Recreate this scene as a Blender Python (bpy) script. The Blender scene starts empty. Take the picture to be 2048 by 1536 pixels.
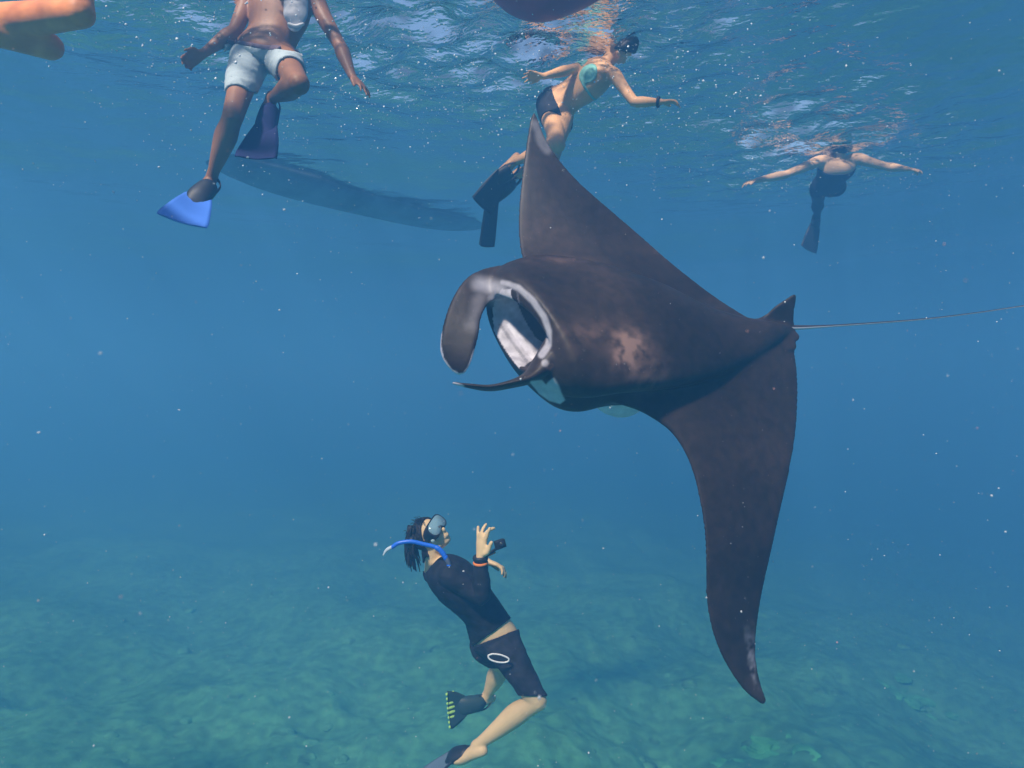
import bpy, bmesh, math, random
import numpy as np
from mathutils import Vector, Matrix, noise
from mathutils.bvhtree import BVHTree
random.seed(7)
rng = np.random.default_rng(7)
S = bpy.context.scene
COL = S.collection

# ------------------------------------------------------------------ camera
F = 1334.0                       # focal length in pixels of the 2048 px wide photograph
HZ = 768.0                       # the camera looks level
cam_d = bpy.data.cameras.new('camera')
cam_d.sensor_width = 36.0
cam_d.lens = 36.0 * F / 2048.0
cam_d.clip_start = 0.02
cam_d.clip_end = 500.0
cam_d.dof.use_dof = True
cam_d.dof.focus_distance = 3.0
cam_d.dof.aperture_fstop = 3.2
cam = bpy.data.objects.new('camera', cam_d)
cam.rotation_euler = (math.radians(90), 0, 0)
COL.objects.link(cam)
S.camera = cam

# ------------------------------------------------------------------ sky, sun, exposure
SUN_EL, SUN_AZ = math.radians(49), math.radians(-150)      # the sun stands high behind the camera's left shoulder
W = bpy.data.worlds.new('World')
S.world = W
W.use_nodes = True
wn = W.node_tree.nodes
sky = wn.new('ShaderNodeTexSky')
sky.sky_type = 'NISHITA'
sky.sun_disc = False
sky.sun_elevation = SUN_EL
sky.sun_rotation = SUN_AZ
W.node_tree.links.new(sky.outputs[0], wn['Background'].inputs[0])
wn['Background'].inputs[1].default_value = 0.15
sun_d = bpy.data.lights.new('sun', 'SUN')
sun_d.energy = 5.0
sun_d.angle = math.radians(5)      # the rippled surface spreads the beam
sun_d.color = (1.0, 0.95, 0.88)
sun = bpy.data.objects.new('sun', sun_d)
sdir = Vector((math.sin(SUN_AZ) * math.cos(SUN_EL), math.cos(SUN_AZ) * math.cos(SUN_EL), math.sin(SUN_EL)))
sun.rotation_euler = sdir.to_track_quat('Z', 'Y').to_euler()
sun.location = (0, 0, 20)
COL.objects.link(sun)
S.view_settings.view_transform = 'Standard'
S.view_settings.look = 'None'
S.view_settings.gamma = 1.0
S.view_settings.exposure = 0.62
S.render.engine = 'CYCLES'
S.cycles.use_denoising = True
S.cycles.max_bounces = 10
S.cycles.volume_bounces = 2
S.cycles.transparent_max_bounces = 16
S.cycles.caustics_reflective = False
S.cycles.caustics_refractive = False
S.cycles.sample_clamp_indirect = 4.0

# ------------------------------------------------------------------ helpers
def P(u, v, d):
    """the point of the place that the photograph shows at pixel (u, v), d metres ahead"""
    return Vector(((u - 1024.0) / F * d, d, -(v - HZ) / F * d))

def tag(o, label=None, cat=None, group=None, kind=None):
    if label: o['label'] = label
    if cat: o['category'] = cat
    if group: o['group'] = group
    if kind: o['kind'] = kind
    return o

def mat(name, col, rough=0.6, spec=0.3, metal=0.0, noise_amt=0.0, noise_scale=20.0, sss=0.0, bump=0.0, bump_scale=60.0, col2=None, trans=0.0):
    m = bpy.data.materials.new(name)
    m.use_nodes = True
    nt = m.node_tree
    b = nt.nodes['Principled BSDF']
    b.inputs['Base Color'].default_value = (*col, 1)
    b.inputs['Roughness'].default_value = rough
    b.inputs['Specular IOR Level'].default_value = spec
    b.inputs['Metallic'].default_value = metal
    b.inputs['Transmission Weight'].default_value = trans
    if sss:
        b.inputs['Subsurface Weight'].default_value = sss
        b.inputs['Subsurface Radius'].default_value = (0.02, 0.008, 0.004)
    tc = nt.nodes.new('ShaderNodeTexCoord')
    if noise_amt or col2:
        n = nt.nodes.new('ShaderNodeTexNoise')
        n.inputs['Scale'].default_value = noise_scale
        n.inputs['Detail'].default_value = 5
        nt.links.new(tc.outputs['Object'], n.inputs['Vector'])
        mx = nt.nodes.new('ShaderNodeMix'); mx.data_type = 'RGBA'
        r = nt.nodes.new('ShaderNodeMapRange')
        r.inputs[1].default_value = 0.35; r.inputs[2].default_value = 0.65
        nt.links.new(n.outputs['Fac'], r.inputs[0])
        nt.links.new(r.outputs[0], mx.inputs[0])
        c2 = col2 if col2 else tuple(min(1, c * (1 + noise_amt)) for c in col)
        c1 = col if col2 else tuple(c * (1 - noise_amt) for c in col)
        mx.inputs[6].default_value = (*c1, 1)
        mx.inputs[7].default_value = (*c2, 1)
        nt.links.new(mx.outputs[2], b.inputs['Base Color'])
    if bump:
        n2 = nt.nodes.new('ShaderNodeTexNoise')
        n2.inputs['Scale'].default_value = bump_scale
        n2.inputs['Detail'].default_value = 4
        nt.links.new(tc.outputs['Object'], n2.inputs['Vector'])
        bp = nt.nodes.new('ShaderNodeBump')
        bp.inputs['Strength'].default_value = 1.0
        bp.inputs['Distance'].default_value = bump
        nt.links.new(n2.outputs['Fac'], bp.inputs['Height'])
        nt.links.new(bp.outputs[0], b.inputs['Normal'])
    return m

def me_obj(name, verts, faces, material=None, parent=None, smooth=True):
    me = bpy.data.meshes.new(name)
    me.from_pydata([tuple(v) for v in verts], [], faces)
    me.update()
    if smooth:
        me.polygons.foreach_set('use_smooth', [True] * len(me.polygons))
    o = bpy.data.objects.new(name, me)
    COL.objects.link(o)
    if material: me.materials.append(material)
    if parent: 
        o.parent = parent
        o.matrix_parent_inverse = parent.matrix_world.inverted()
    return o

def empty(name, loc):
    o = bpy.data.objects.new(name, None)
    o.location = loc
    o.empty_display_size = 0.1
    COL.objects.link(o)
    bpy.context.view_layer.update()
    return o

def spline(pts, n):
    """Catmull-Rom through pts (tuples of any length), n samples in all, spaced by index"""
    A = np.array([list(p) for p in pts], float)
    m = len(A)
    A = np.vstack([2 * A[0] - A[1], A, 2 * A[-1] - A[-2]])
    out = []
    for i in range(n):
        t = i * (m - 1) / (n - 1)
        k = min(int(t), m - 2)
        f = t - k
        p0, p1, p2, p3 = A[k], A[k + 1], A[k + 2], A[k + 3]
        out.append(0.5 * ((2 * p1) + (p2 - p0) * f + (2 * p0 - 5 * p1 + 4 * p2 - p3) * f * f + (3 * p1 - p0 - 3 * p2 + p3) * f ** 3))
    return np.array(out)

def folds(body, amp, scale=(9, 9, 22)):
    """wrinkles of a cloth, metres per vertex of the body"""
    return np.array([noise.fractal(Vector((c[0] * scale[0], c[1] * scale[1], c[2] * scale[2])), 1.0, 2.0, 3) for c in get_v(body.data)]) * amp

class MB:
    def __init__(s): s.v = []; s.f = []
    def ring_loft(s, rings, cap=True, closed=True):
        b = len(s.v); n = len(rings[0])
        for r in rings: s.v += [tuple(p) for p in r]
        for i in range(len(rings) - 1):
            for j in range(n if closed else n - 1):
                k = (j + 1) % n
                s.f.append((b + i * n + j, b + i * n + k, b + (i + 1) * n + k, b + (i + 1) * n + j))
        if cap:
            for i, rev in ((0, True), (len(rings) - 1, False)):
                c = np.mean(np.array([list(p) for p in rings[i]]), axis=0)
                s.v.append(tuple(c)); ci = len(s.v) - 1
                for j in range(n):
                    k = (j + 1) % n
                    a, d = b + i * n + j, b + i * n + k
                    s.f.append((d, a, ci) if rev else (a, d, ci))
    def tube(s, pts, radii, seg=12, sub=6, flat=None, up=None, rnd=True):
        """a limb: swept round section through pts with radii; flat = list of (side, thick) multipliers about the axis 'up'"""
        P4 = [(*p, r) for p, r in zip(pts, radii)]
        n = (len(pts) - 1) * sub + 1
        sp = spline(P4, n)
        c = sp[:, :3]; r = np.maximum(sp[:, 3], 1e-4)
        tan = np.gradient(c, axis=0)
        tan /= np.linalg.norm(tan, axis=1)[:, None] + 1e-12
        ref = np.array(up if up is not None else ((0, 0, 1) if abs(tan[0][2]) < .9 else (0, 1, 0)), float)
        rings = []
        u_prev = None
        F_ = spline([tuple(x) for x in flat], n) if flat is not None else np.ones((n, 2))
        frames = []
        for i in range(n):
            t = tan[i]
            base = ref if (up is not None or u_prev is None) else u_prev
            u = base - t * base.dot(t)
            u /= np.linalg.norm(u) + 1e-12
            w = np.cross(t, u)
            u_prev = u
            frames.append((u, w))
        def ring(cc, rr, i):
            u, w = frames[i]
            return [cc + rr * (math.cos(a) * w * F_[i][0] + math.sin(a) * u * F_[i][1]) for a in [2 * math.pi * k / seg for k in range(seg)]]
        if rnd:
            for q in (0.0, 0.35, 0.7):
                rings.append(ring(c[0] - tan[0] * r[0] * math.cos(q * math.pi / 2), max(r[0] * math.sin(q * math.pi / 2), 1e-4), 0))
        for i in range(n): rings.append(ring(c[i], r[i], i))
        if rnd:
            for q in (0.7, 0.35, 0.0):
                rings.append(ring(c[-1] + tan[-1] * r[-1] * math.cos(q * math.pi / 2), max(r[-1] * math.sin(q * math.pi / 2), 1e-4), n - 1))
        s.ring_loft(rings)
    def ball(s, c, r, ax=None, seg=16):
        """ellipsoid; r radius or 3 radii along the columns of ax"""
        if not hasattr(r, '__len__'): r = (r, r, r)
        A = ax if ax is not None else Matrix.Identity(3)
        rings = []
        m = seg // 2
        for i in range(1, m):
            th = math.pi * i / m
            rings.append([tuple(Vector(c) + A @ Vector((r[0] * math.sin(th) * math.cos(a), r[1] * math.sin(th) * math.sin(a), r[2] * math.cos(th))))
                          for a in [2 * math.pi * k / seg for k in range(seg)]])
        s.ring_loft(rings[::-1])
    def box(s, c, h, ax=None):
        A = ax if ax is not None else Matrix.Identity(3)
        b = len(s.v)
        for x in (-1, 1):
            for y in (-1, 1):
                for z in (-1, 1):
                    s.v.append(tuple(Vector(c) + A @ Vector((x * h[0], y * h[1], z * h[2]))))
        for f in ((0, 1, 3, 2), (4, 6, 7, 5), (0, 4, 5, 1), (2, 3, 7, 6), (0, 2, 6, 4), (1, 5, 7, 3)):
            s.f.append(tuple(b + i for i in f))
    def build(s, name, material=None, parent=None, smooth=True):
        return me_obj(name, s.v, s.f, material, parent, smooth)

def apply_mods(o):
    dg = bpy.context.evaluated_depsgraph_get()
    me = bpy.data.meshes.new_from_object(o.evaluated_get(dg))
    old = o.data
    o.modifiers.clear()
    o.data = me
    bpy.data.meshes.remove(old)
    me.polygons.foreach_set('use_smooth', [True] * len(me.polygons))
    return o

def remesh(o, voxel, smooth_it=4, fac=0.5):
    m = o.modifiers.new('r', 'REMESH'); m.mode = 'VOXEL'; m.voxel_size = voxel; m.use_smooth_shade = True
    if smooth_it:
        k = o.modifiers.new('s', 'SMOOTH'); k.iterations = smooth_it; k.factor = fac
    bpy.context.view_layer.update()
    return apply_mods(o)

def get_v(me):
    a = np.empty(len(me.vertices) * 3); me.vertices.foreach_get('co', a); return a.reshape(-1, 3)
def get_n(me):
    a = np.empty(len(me.vertices) * 3); me.vertices.foreach_get('normal', a); return a.reshape(-1, 3)
def fattr(me, name, vals):
    at = me.attributes.new(name, 'FLOAT', 'POINT'); at.data.foreach_set('value', np.asarray(vals, dtype=np.float32))

def shell(body, name, keep, off, material, parent, thick=0.0):
    """clothing: the faces of the body whose corners all satisfy keep (bool per vertex), pushed out by off along the normals"""
    me = body.data
    co, no = get_v(me), get_n(me)
    offv = np.asarray(off) if hasattr(off, '__len__') else np.full(len(co), off)
    idx = -np.ones(len(co), int)
    faces = []
    vs = []
    for p in me.polygons:
        vi = p.vertices[:]
        if all(keep[i] for i in vi):
            for i in vi:
                if idx[i] < 0:
                    idx[i] = len(vs); vs.append(co[i] + no[i] * offv[i])
            faces.append(tuple(int(idx[i]) for i in vi))
    # even out the cut edges (hems)
    cnt = {}
    for f in faces:
        for a, b in zip(f, f[1:] + f[:1]):
            k = (a, b) if a < b else (b, a); cnt[k] = cnt.get(k, 0) + 1
    nb = {}
    for (a, b), c in cnt.items():
        if c == 1: nb.setdefault(a, []).append(b); nb.setdefault(b, []).append(a)
    vs = np.array(vs) if vs else np.zeros((0, 3))
    bi = [i for i in nb if len(nb[i]) == 2]
    if bi:
        L_ = np.array([nb[i][0] for i in bi]); R_ = np.array([nb[i][1] for i in bi])
        for _ in range(14): vs[bi] = vs[bi] * .4 + (vs[L_] + vs[R_]) * .3
    o = me_obj(name, vs, faces, material, parent)
    if len(vs):
        m = o.modifiers.new('t', 'SOLIDIFY'); m.thickness = float(np.mean(offv)) * .9; m.offset = -1
        bpy.context.view_layer.update()
        apply_mods(o)
    return o

# ================================================================== THE SETTING
SURF = 2.2            # the water surface, metres above the camera
BED = -6.3

# people at the surface stir it: (x, y, radius, strength)
STIR = [(-1.25, 3.9, 1.3, 1.0), (0.55, 4.6, 1.25, 1.0), (3.05, 6.6, 1.25, 2.0), (-2.5, 3.2, 0.9, 0.6), (0.3, 3.2, 0.9, 0.8), (-0.2, 4.3, 0.8, .8), (2.2, 5.0, 1.2, .25)]

def wave_h(x, y):
    z = np.zeros_like(x)
    r = np.random.default_rng(3)
    for k in range(34):
        lam = 0.16 * (1.20 ** (k * 0.8)) 
        a = r.uniform(0, 2 * math.pi) if k < 14 else r.normal(1.1, 0.7)
        ph = r.uniform(0, 2 * math.pi)
        kk = 2 * math.pi / lam
        slope = 0.022 if lam < 1.5 else 0.035
        z += slope / kk * np.sin(kk * (x * math.cos(a) + y * math.sin(a)) + ph)
    chop = np.zeros_like(x)
    for (sx, sy, sr, st) in STIR:
        chop += st * np.exp(-((x - sx) ** 2 + (y - sy) ** 2) / (sr * sr))
    c = np.zeros_like(x)
    for k in range(26):
        lam = r.uniform(0.14, 0.55)
        a = r.normal(math.pi / 2, 0.6); ph = r.uniform(0, 6.28)
        kk = 2 * math.pi / lam
        c += 0.068 / kk * np.sin(kk * (x * math.cos(a) + y * math.sin(a)) + ph)
    return z + c * np.minimum(chop, 2.1), chop

def graded(a, b, c0, c1, fine, grow):
    """grid lines from a to b, fine between c0 and c1 and growing beyond"""
    xs = list(np.arange(c0, c1 + 1e-6, fine))
    s = fine
    while xs[-1] < b: s *= grow; xs.append(min(xs[-1] + s, b))
    s = fine
    while xs[0] > a: s *= grow; xs.insert(0, max(xs[0] - s, a))
    return np.array(xs)

def sheet(name, xs, ys, zf, material):
    X, Y = np.meshgrid(xs, ys)
    Z, extra = zf(X, Y)
    nx, ny = len(xs), len(ys)
    me = bpy.data.meshes.new(name)
    co = np.stack([X, Y, Z], -1).reshape(-1, 3)
    i = np.arange(nx * ny).reshape(ny, nx)
    q = np.stack([i[:-1, :-1], i[:-1, 1:], i[1:, 1:], i[1:, :-1]], -1).reshape(-1, 4)
    me.vertices.add(len(co)); me.vertices.foreach_set('co', co.ravel())
    me.loops.add(q.size); me.loops.foreach_set('vertex_index', q.ravel())
    me.polygons.add(len(q)); me.polygons.foreach_set('loop_start', np.arange(len(q)) * 4)
    me.polygons.foreach_set('use_smooth', np.ones(len(q), bool))
    me.update(calc_edges=True)
    if extra is not None: fattr(me, 'extra', extra.ravel())
    me.materials.append(material)
    o = bpy.data.objects.new(name, me)
    COL.objects.link(o)
    return o

# water surface: from below it lets the light of the sky through overhead and mirrors the water beyond the critical angle
wm = bpy.data.materials.new('water_surface')
wm.use_nodes = True
nt = wm.node_tree; nt.nodes.clear()
out = nt.nodes.new('ShaderNodeOutputMaterial')
fr = nt.nodes.new('ShaderNodeFresnel'); fr.inputs['IOR'].default_value = 1.333
tr = nt.nodes.new('ShaderNodeBsdfTransparent'); tr.inputs[0].default_value = (1, 1, 1, 1)
gl = nt.nodes.new('ShaderNodeBsdfGlossy'); gl.inputs['Roughness'].default_value = 0.0
mx = nt.nodes.new('ShaderNodeMixShader')
tc = nt.nodes.new('ShaderNodeTexCoord')
mp = nt.nodes.new('ShaderNodeMapping'); mp.inputs['Scale'].default_value = (0.55, 1.0, 1.0); mp.inputs['Rotation'].default_value = (0, 0, 0.35)
n1 = nt.nodes.new('ShaderNodeTexNoise'); n1.inputs['Scale'].default_value = 12; n1.inputs['Detail'].default_value = 3
at = nt.nodes.new('ShaderNodeAttribute'); at.attribute_name = 'extra'
ma = nt.nodes.new('ShaderNodeMath'); ma.operation = 'MULTIPLY_ADD'; ma.inputs[1].default_value = 0.022; ma.inputs[2].default_value = 0.007
bp = nt.nodes.new('ShaderNodeBump'); bp.inputs['Strength'].default_value = 1.0
nt.links.new(tc.outputs['Object'], mp.inputs[0]); nt.links.new(mp.outputs[0], n1.inputs['Vector'])
nt.links.new(at.outputs['Fac'], ma.inputs[0]); nt.links.new(ma.outputs[0], bp.inputs['Distance'])
nt.links.new(n1.outputs['Fac'], bp.inputs['Height'])
for nd in (fr, gl): nt.links.new(bp.outputs[0], nd.inputs['Normal'])
# caustic dapples: bright lines painted into the transparency, dimming the sunlight between them
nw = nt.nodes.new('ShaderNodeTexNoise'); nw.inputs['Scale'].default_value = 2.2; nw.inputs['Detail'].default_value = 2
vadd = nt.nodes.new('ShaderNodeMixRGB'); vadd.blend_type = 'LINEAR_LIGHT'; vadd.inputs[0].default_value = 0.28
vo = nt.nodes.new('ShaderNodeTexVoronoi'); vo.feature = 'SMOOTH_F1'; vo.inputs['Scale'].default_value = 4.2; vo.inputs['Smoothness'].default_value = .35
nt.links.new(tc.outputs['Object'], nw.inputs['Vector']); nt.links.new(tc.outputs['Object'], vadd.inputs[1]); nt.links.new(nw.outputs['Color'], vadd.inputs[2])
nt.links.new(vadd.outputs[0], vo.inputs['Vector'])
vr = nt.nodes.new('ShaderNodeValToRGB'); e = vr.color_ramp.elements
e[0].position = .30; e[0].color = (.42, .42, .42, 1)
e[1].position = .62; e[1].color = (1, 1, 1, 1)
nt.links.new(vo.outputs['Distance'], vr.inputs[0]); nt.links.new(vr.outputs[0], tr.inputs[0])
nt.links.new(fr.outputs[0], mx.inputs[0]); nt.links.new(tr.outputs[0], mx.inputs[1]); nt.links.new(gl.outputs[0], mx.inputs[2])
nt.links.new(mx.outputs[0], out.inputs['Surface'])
xs = graded(-90, 90, -5.5, 6.5, 0.045, 1.09)
ys = graded(-90, 90, 2.2, 9.5, 0.045, 1.09)
def surf_z(X, Y):
    z, c = wave_h(X, Y)
    d = np.hypot(X, Y)
    z = z * np.clip(1.35 - d / 14, 0.12, 1)
    return z + SURF, c
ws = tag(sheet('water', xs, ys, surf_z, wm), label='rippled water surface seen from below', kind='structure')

# sea bed
def fbm(X, Y, sc, seed, octv=4):
    out = np.zeros(X.size); xf, yf = X.ravel(), Y.ravel()
    amp = 1.0
    for k in range(octv):
        s_ = sc * 2 ** k
        out += amp * np.array([noise.noise((x * s_ + seed, y * s_, k * 7.1)) for x, y in zip(xf, yf)])
        amp *= 0.55
    return out.reshape(X.shape)
def bed_z(X, Y):
    big = fbm(X, Y, 0.22, 3.3, 3)
    rock = fbm(X, Y, 1.1, 17.0, 4)
    z = BED + 0.6 * big + 0.09 * rock + 0.05 * np.clip(rock, 0, 1)
    # the reef rises to the left and falls away to the right into deeper water
    z += np.clip((-X) * 0.035, -0.6, 0.9) - np.clip((X - 3) * 0.10, 0, 6) - np.clip((Y - 16) * 0.05, 0, 6)
    z += 0.05 * fbm(X, Y, 3.1, 40.0, 2) * (np.hypot(X, Y) < 24)
    return z, rock
bm_ = bpy.data.materials.new('reef_bed')
bm_.use_nodes = True
nt = bm_.node_tree
b = nt.nodes['Principled BSDF']; b.inputs['Roughness'].default_value = 0.95; b.inputs['Specular IOR Level'].default_value = 0.05
tc = nt.nodes.new('ShaderNodeTexCoord')
na = nt.nodes.new('ShaderNodeTexNoise'); na.inputs['Scale'].default_value = 0.55; na.inputs['Detail'].default_value = 6; na.inputs['Roughness'].default_value = .6
nb = nt.nodes.new('ShaderNodeTexNoise'); nb.inputs['Scale'].default_value = 4.5; nb.inputs['Detail'].default_value = 6
nc = nt.nodes.new('ShaderNodeTexVoronoi'); nc.inputs['Scale'].default_value = 3.2
for n_ in (na, nb, nc): nt.links.new(tc.outputs['Object'], n_.inputs['Vector'])
cr = nt.nodes.new('ShaderNodeValToRGB')
e = cr.color_ramp.elements
e[0].position = 0.36; e[0].color = (0.095, 0.36, 0.17, 1)
e[1].position = 0.66; e[1].color = (0.15, 0.52, 0.25, 1)
e.new(0.5).color = (0.12, 0.44, 0.21, 1)
nt.links.new(na.outputs['Fac'], cr.inputs[0])
cr2 = nt.nodes.new('ShaderNodeValToRGB')
e = cr2.color_ramp.elements
e[0].position = 0.38; e[0].color = (0.76, 0.76, 0.78, 1)
e[1].position = 0.64; e[1].color = (1.22, 1.22, 1.18, 1)
nt.links.new(nb.outputs['Fac'], cr2.inputs[0])
mu = nt.nodes.new('ShaderNodeMix'); mu.data_type = 'RGBA'; mu.blend_type = 'MULTIPLY'; mu.inputs[0].default_value = 1
nt.links.new(cr.outputs[0], mu.inputs[6]); nt.links.new(cr2.outputs[0], mu.inputs[7])
nt.links.new(mu.outputs[2], b.inputs['Base Color'])
bp = nt.nodes.new('ShaderNodeBump'); bp.inputs['Distance'].default_value = 0.04
nt.links.new(nb.outputs['Fac'], bp.inputs['Height']); nt.links.new(bp.outputs[0], b.inputs['Normal'])
xs = graded(-90, 90, -7, 8, 0.10, 1.13)
ys = graded(-90, 90, 4.2, 13, 0.10, 1.10)
bed = tag(sheet('seabed', xs, ys, bed_z, bm_), label='rocky reef bed under blue-green water', kind='structure')

# the water itself: one even volume round everything
hz = MB(); hz.box((0, 0, (SURF + 0.75 - 14.0) / 2), (88, 88, (SURF + 0.75 + 14.0) / 2))
hm = bpy.data.materials.new('sea_water_volume')
hm.use_nodes = True
nt = hm.node_tree; nt.nodes.clear()
out = nt.nodes.new('ShaderNodeOutputMaterial')
pv = nt.nodes.new('ShaderNodeVolumePrincipled')
pv.inputs['Color'].default_value = (0.084, 0.318, 0.665, 1)
pv.inputs['Absorption Color'].default_value = (0.2, 0.2, 0.25, 1)
pv.inputs['Density'].default_value = 0.110
pv.inputs['Anisotropy'].default_value = 0.2
nt.links.new(pv.outputs[0], out.inputs['Volume'])
haze = tag(hz.build('haze', hm, smooth=False), label='blue sea water filling the whole view', kind='stuff')

# ================================================================== THE MANTA RAY
def quad_ring(T, D, B, V, n=40):
    T, D, B, V = [np.array(P(*p)) for p in (T, D, B, V)]
    C = (T + B) / 2
    pts = []
    for k in range(n):
        a = 2 * math.pi * k / n
        c, s = math.cos(a), math.sin(a)
        X = T if c >= 0 else B
        Y = D if s >= 0 else V
        pts.append(C + abs(c) ** .92 * (X - C) + abs(s) ** .92 * (Y - C))
    return pts

def wing_loft(m, st, n=26, per=5, edge=0.0085):
    """st: (LEu, LEv, LEd, TEu, TEv, TEd, thickness); smooth loft of wing profiles"""
    sp = spline(st, (len(st) - 1) * per + 1)
    LE = np.array([P(*r[:3]) for r in sp]); TE = np.array([P(*r[3:6]) for r in sp]); th = sp[:, 6]
    mid = (LE + TE) / 2
    tan = np.gradient(mid, axis=0)
    rings = []
    for i in range(len(sp)):
        ch = TE[i] - LE[i]
        nrm = np.cross(ch, tan[i]); nrm /= np.linalg.norm(nrm) + 1e-9
        if nrm[1] > 0: nrm = -nrm                 # towards the camera side = dorsal
        r = []
        L = np.linalg.norm(ch)
        for k in range(n):
            a = 2 * math.pi * k / n
            x = (1 - math.cos(a)) / 2
            prof = 1.9 * math.sqrt(max(x, 0)) * (1 - x) ** 0.9
            t = max(th[i] * prof * .75, min(edge, th[i]) * min(1, 4 * math.sqrt(max(x * (1 - x), 0))))
            r.append(LE[i] + ch * x + nrm * t * (1 if math.sin(a) >= 0 else -1) * min(1, abs(math.sin(a)) * 6))
        rings.append(r)
    m.ring_loft(rings)

mb = MB()
# trunk, from the tail forward to the lips, then back inside the mouth
rings_k = [
    ((1590, 650, 2.87), (1590, 655, 2.865), (1592, 660, 2.87), (1592, 656, 2.88)),
    ((1540, 643, 2.84), (1550, 655, 2.79), (1572, 676, 2.84), (1555, 662, 2.90)),
    ((1435, 619, 2.81), (1480, 665, 2.715), (1520, 712, 2.77), (1480, 680, 2.89)),
    ((1315, 561, 2.78), (1385, 665, 2.575), (1430, 755, 2.67), (1385, 705, 2.88)),
    ((1195, 523, 2.74), (1290, 668, 2.475), (1320, 775, 2.57), (1262, 745, 2.86)),
    ((1090, 508, 2.71), (1215, 672, 2.412), (1215, 780, 2.49), (1180, 735, 2.78)),
    ((1022, 521, 2.67), (1160, 668, 2.375), (1160, 793, 2.455), (1108, 745, 2.69)),
    ((985, 545, 2.63), (1122, 655, 2.34), (1118, 790, 2.44), (1056, 740, 2.66)),
    ((974, 572, 2.60), (1098, 662, 2.37), (1082, 762, 2.42), (1012, 712, 2.64)),
    ((982, 590, 2.58), (1092, 668, 2.385), (1062, 745, 2.42), (993, 676, 2.62)),     # lips
    ((1000, 588, 2.57), (1095, 665, 2.405), (1066, 736, 2.43), (1008, 676, 2.61)),
    ((1040, 575, 2.60), (1125, 655, 2.42), (1100, 735, 2.47), (1048, 680, 2.625)),
    ((1100, 575, 2.64), (1180, 650, 2.46), (1165, 735, 2.53), (1120, 680, 2.66)),
    ((1170, 600, 2.66), (1230, 650, 2.52), (1225, 710, 2.60), (1190, 680, 2.68)),
]
flat_ = [sum(r, ()) for r in rings_k]
sp = spline(flat_, (len(flat_) - 1) * 5 + 1)
mb.ring_loft([quad_ring(tuple(r[0:3]), tuple(r[3:6]), tuple(r[6:9]), tuple(r[9:12])) for r in sp])
# the raised far wing
wing_loft(mb, [
    (1120, 640, 2.60, 1540, 665, 2.83, .10), (1070, 575, 2.70, 1520, 648, 2.85, .075), (1048, 530, 2.80, 1490, 629, 2.88, .042),
    (1037, 485, 2.88, 1430, 590, 2.92, .036), (1036, 420, 2.96, 1330, 512, 2.98, .03), (1043, 350, 3.02, 1235, 432, 3.03, .024),
    (1050, 300, 3.05, 1160, 367, 3.06, .018), (1056, 262, 3.07, 1115, 316, 3.07, .014), (1061, 238, 3.08, 1091, 278, 3.08, .010),
    (1068, 223, 3.08, 1076, 240, 3.08, .007)])
# the lowered near wing
wing_loft(mb, [
    (1130, 700, 2.54, 1580, 660, 2.86, .10), (1165, 775, 2.51, 1588, 690, 2.85, .075), (1225, 806, 2.535, 1596, 745, 2.81, .06),
    (1288, 829, 2.55, 1597, 805, 2.77, .06), (1345, 872, 2.53, 1592, 870, 2.71, .045), (1383, 945, 2.50, 1580, 940, 2.65, .032),
    (1404, 1030, 2.46, 1563, 1015, 2.59, .027), (1411, 1115, 2.42, 1545, 1095, 2.53, .023), (1412, 1195, 2.40, 1526, 1178, 2.49, .019),
    (1426, 1268, 2.38, 1514, 1250, 2.46, .016), (1452, 1328, 2.38, 1511, 1310, 2.44, .013), (1488, 1380, 2.39, 1519, 1362, 2.43, .010),
    (1525, 1410, 2.41, 1532, 1402, 2.42, .007)])
# head fins (the broad unrolled one and the one seen edge-on)
wing_loft(mb, [
    (1060, 535, 2.74, 1045, 600, 2.68, .022), (1003, 530, 2.675, 1008, 598, 2.61, .020), (957, 541, 2.61, 985, 604, 2.57, .016),
    (928, 560, 2.58, 972, 616, 2.54, .012), (904, 597, 2.54, 962, 640, 2.50, .010),
    (888, 640, 2.50, 958, 670, 2.47, .009), (879, 688, 2.47, 950, 702, 2.45, .009), (885, 718, 2.46, 942, 727, 2.44, .009),
    (902, 740, 2.46, 932, 744, 2.44, .008), (917, 749, 2.46, 926, 748, 2.45, .006)], per=4)
mb.tube([P(1120, 690, 2.44), P(1085, 732, 2.41), P(1058, 755, 2.39), P(1022, 768, 2.37), P(980, 776, 2.36), P(940, 772, 2.35), P(905, 766, 2.35)],
        [.060, .042, .025, .0145, .0105, .008, .005], seg=16, up=(0.1, 0.15, 1), flat=[(1.2, 1), (1.7, 1), (2.8, 1), (4.5, 1), (5, 1), (4.0, 1), (2, 1)])
mb.ball(P(1236, 784, 2.72), (.125, .085, .105), Matrix.Rotation(math.radians(-18), 3, 'Y').inverted(), 24)      # gill bulge of the belly
# back fin, pelvic flaps
wing_loft(mb, [(1500, 640, 2.84, 1590, 656, 2.87, .012), (1528, 629, 2.84, 1588, 640, 2.86, .010), (1552, 611, 2.83, 1588, 622, 2.85, .008),
               (1572, 598, 2.83, 1591, 606, 2.84, .007), (1587, 588, 2.83, 1593, 590, 2.83, .0065)], per=4)
wing_loft(mb, [(1545, 668, 2.83, 1588, 672, 2.85, .010), (1555, 684, 2.83, 1593, 694, 2.84, .009), (1570, 700, 2.82, 1588, 702, 2.83, .007)], per=4)
wing_loft(mb, [(1555, 664, 2.84, 1590, 663, 2.87, .009), (1575, 672, 2.84, 1599, 673, 2.86, .008), (1585, 682, 2.84, 1596, 682, 2.85, .007)], per=4)
ray = empty('manta_ray', P(1300, 690, 2.62))
body = mb.build('body', None, ray)
remesh(body, 0.0055, 9, 0.5)
_c = get_v(body.data)
_u = 1024 + _c[:, 0] / _c[:, 1] * F; _v = HZ - _c[:, 2] / _c[:, 1] * F
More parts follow.
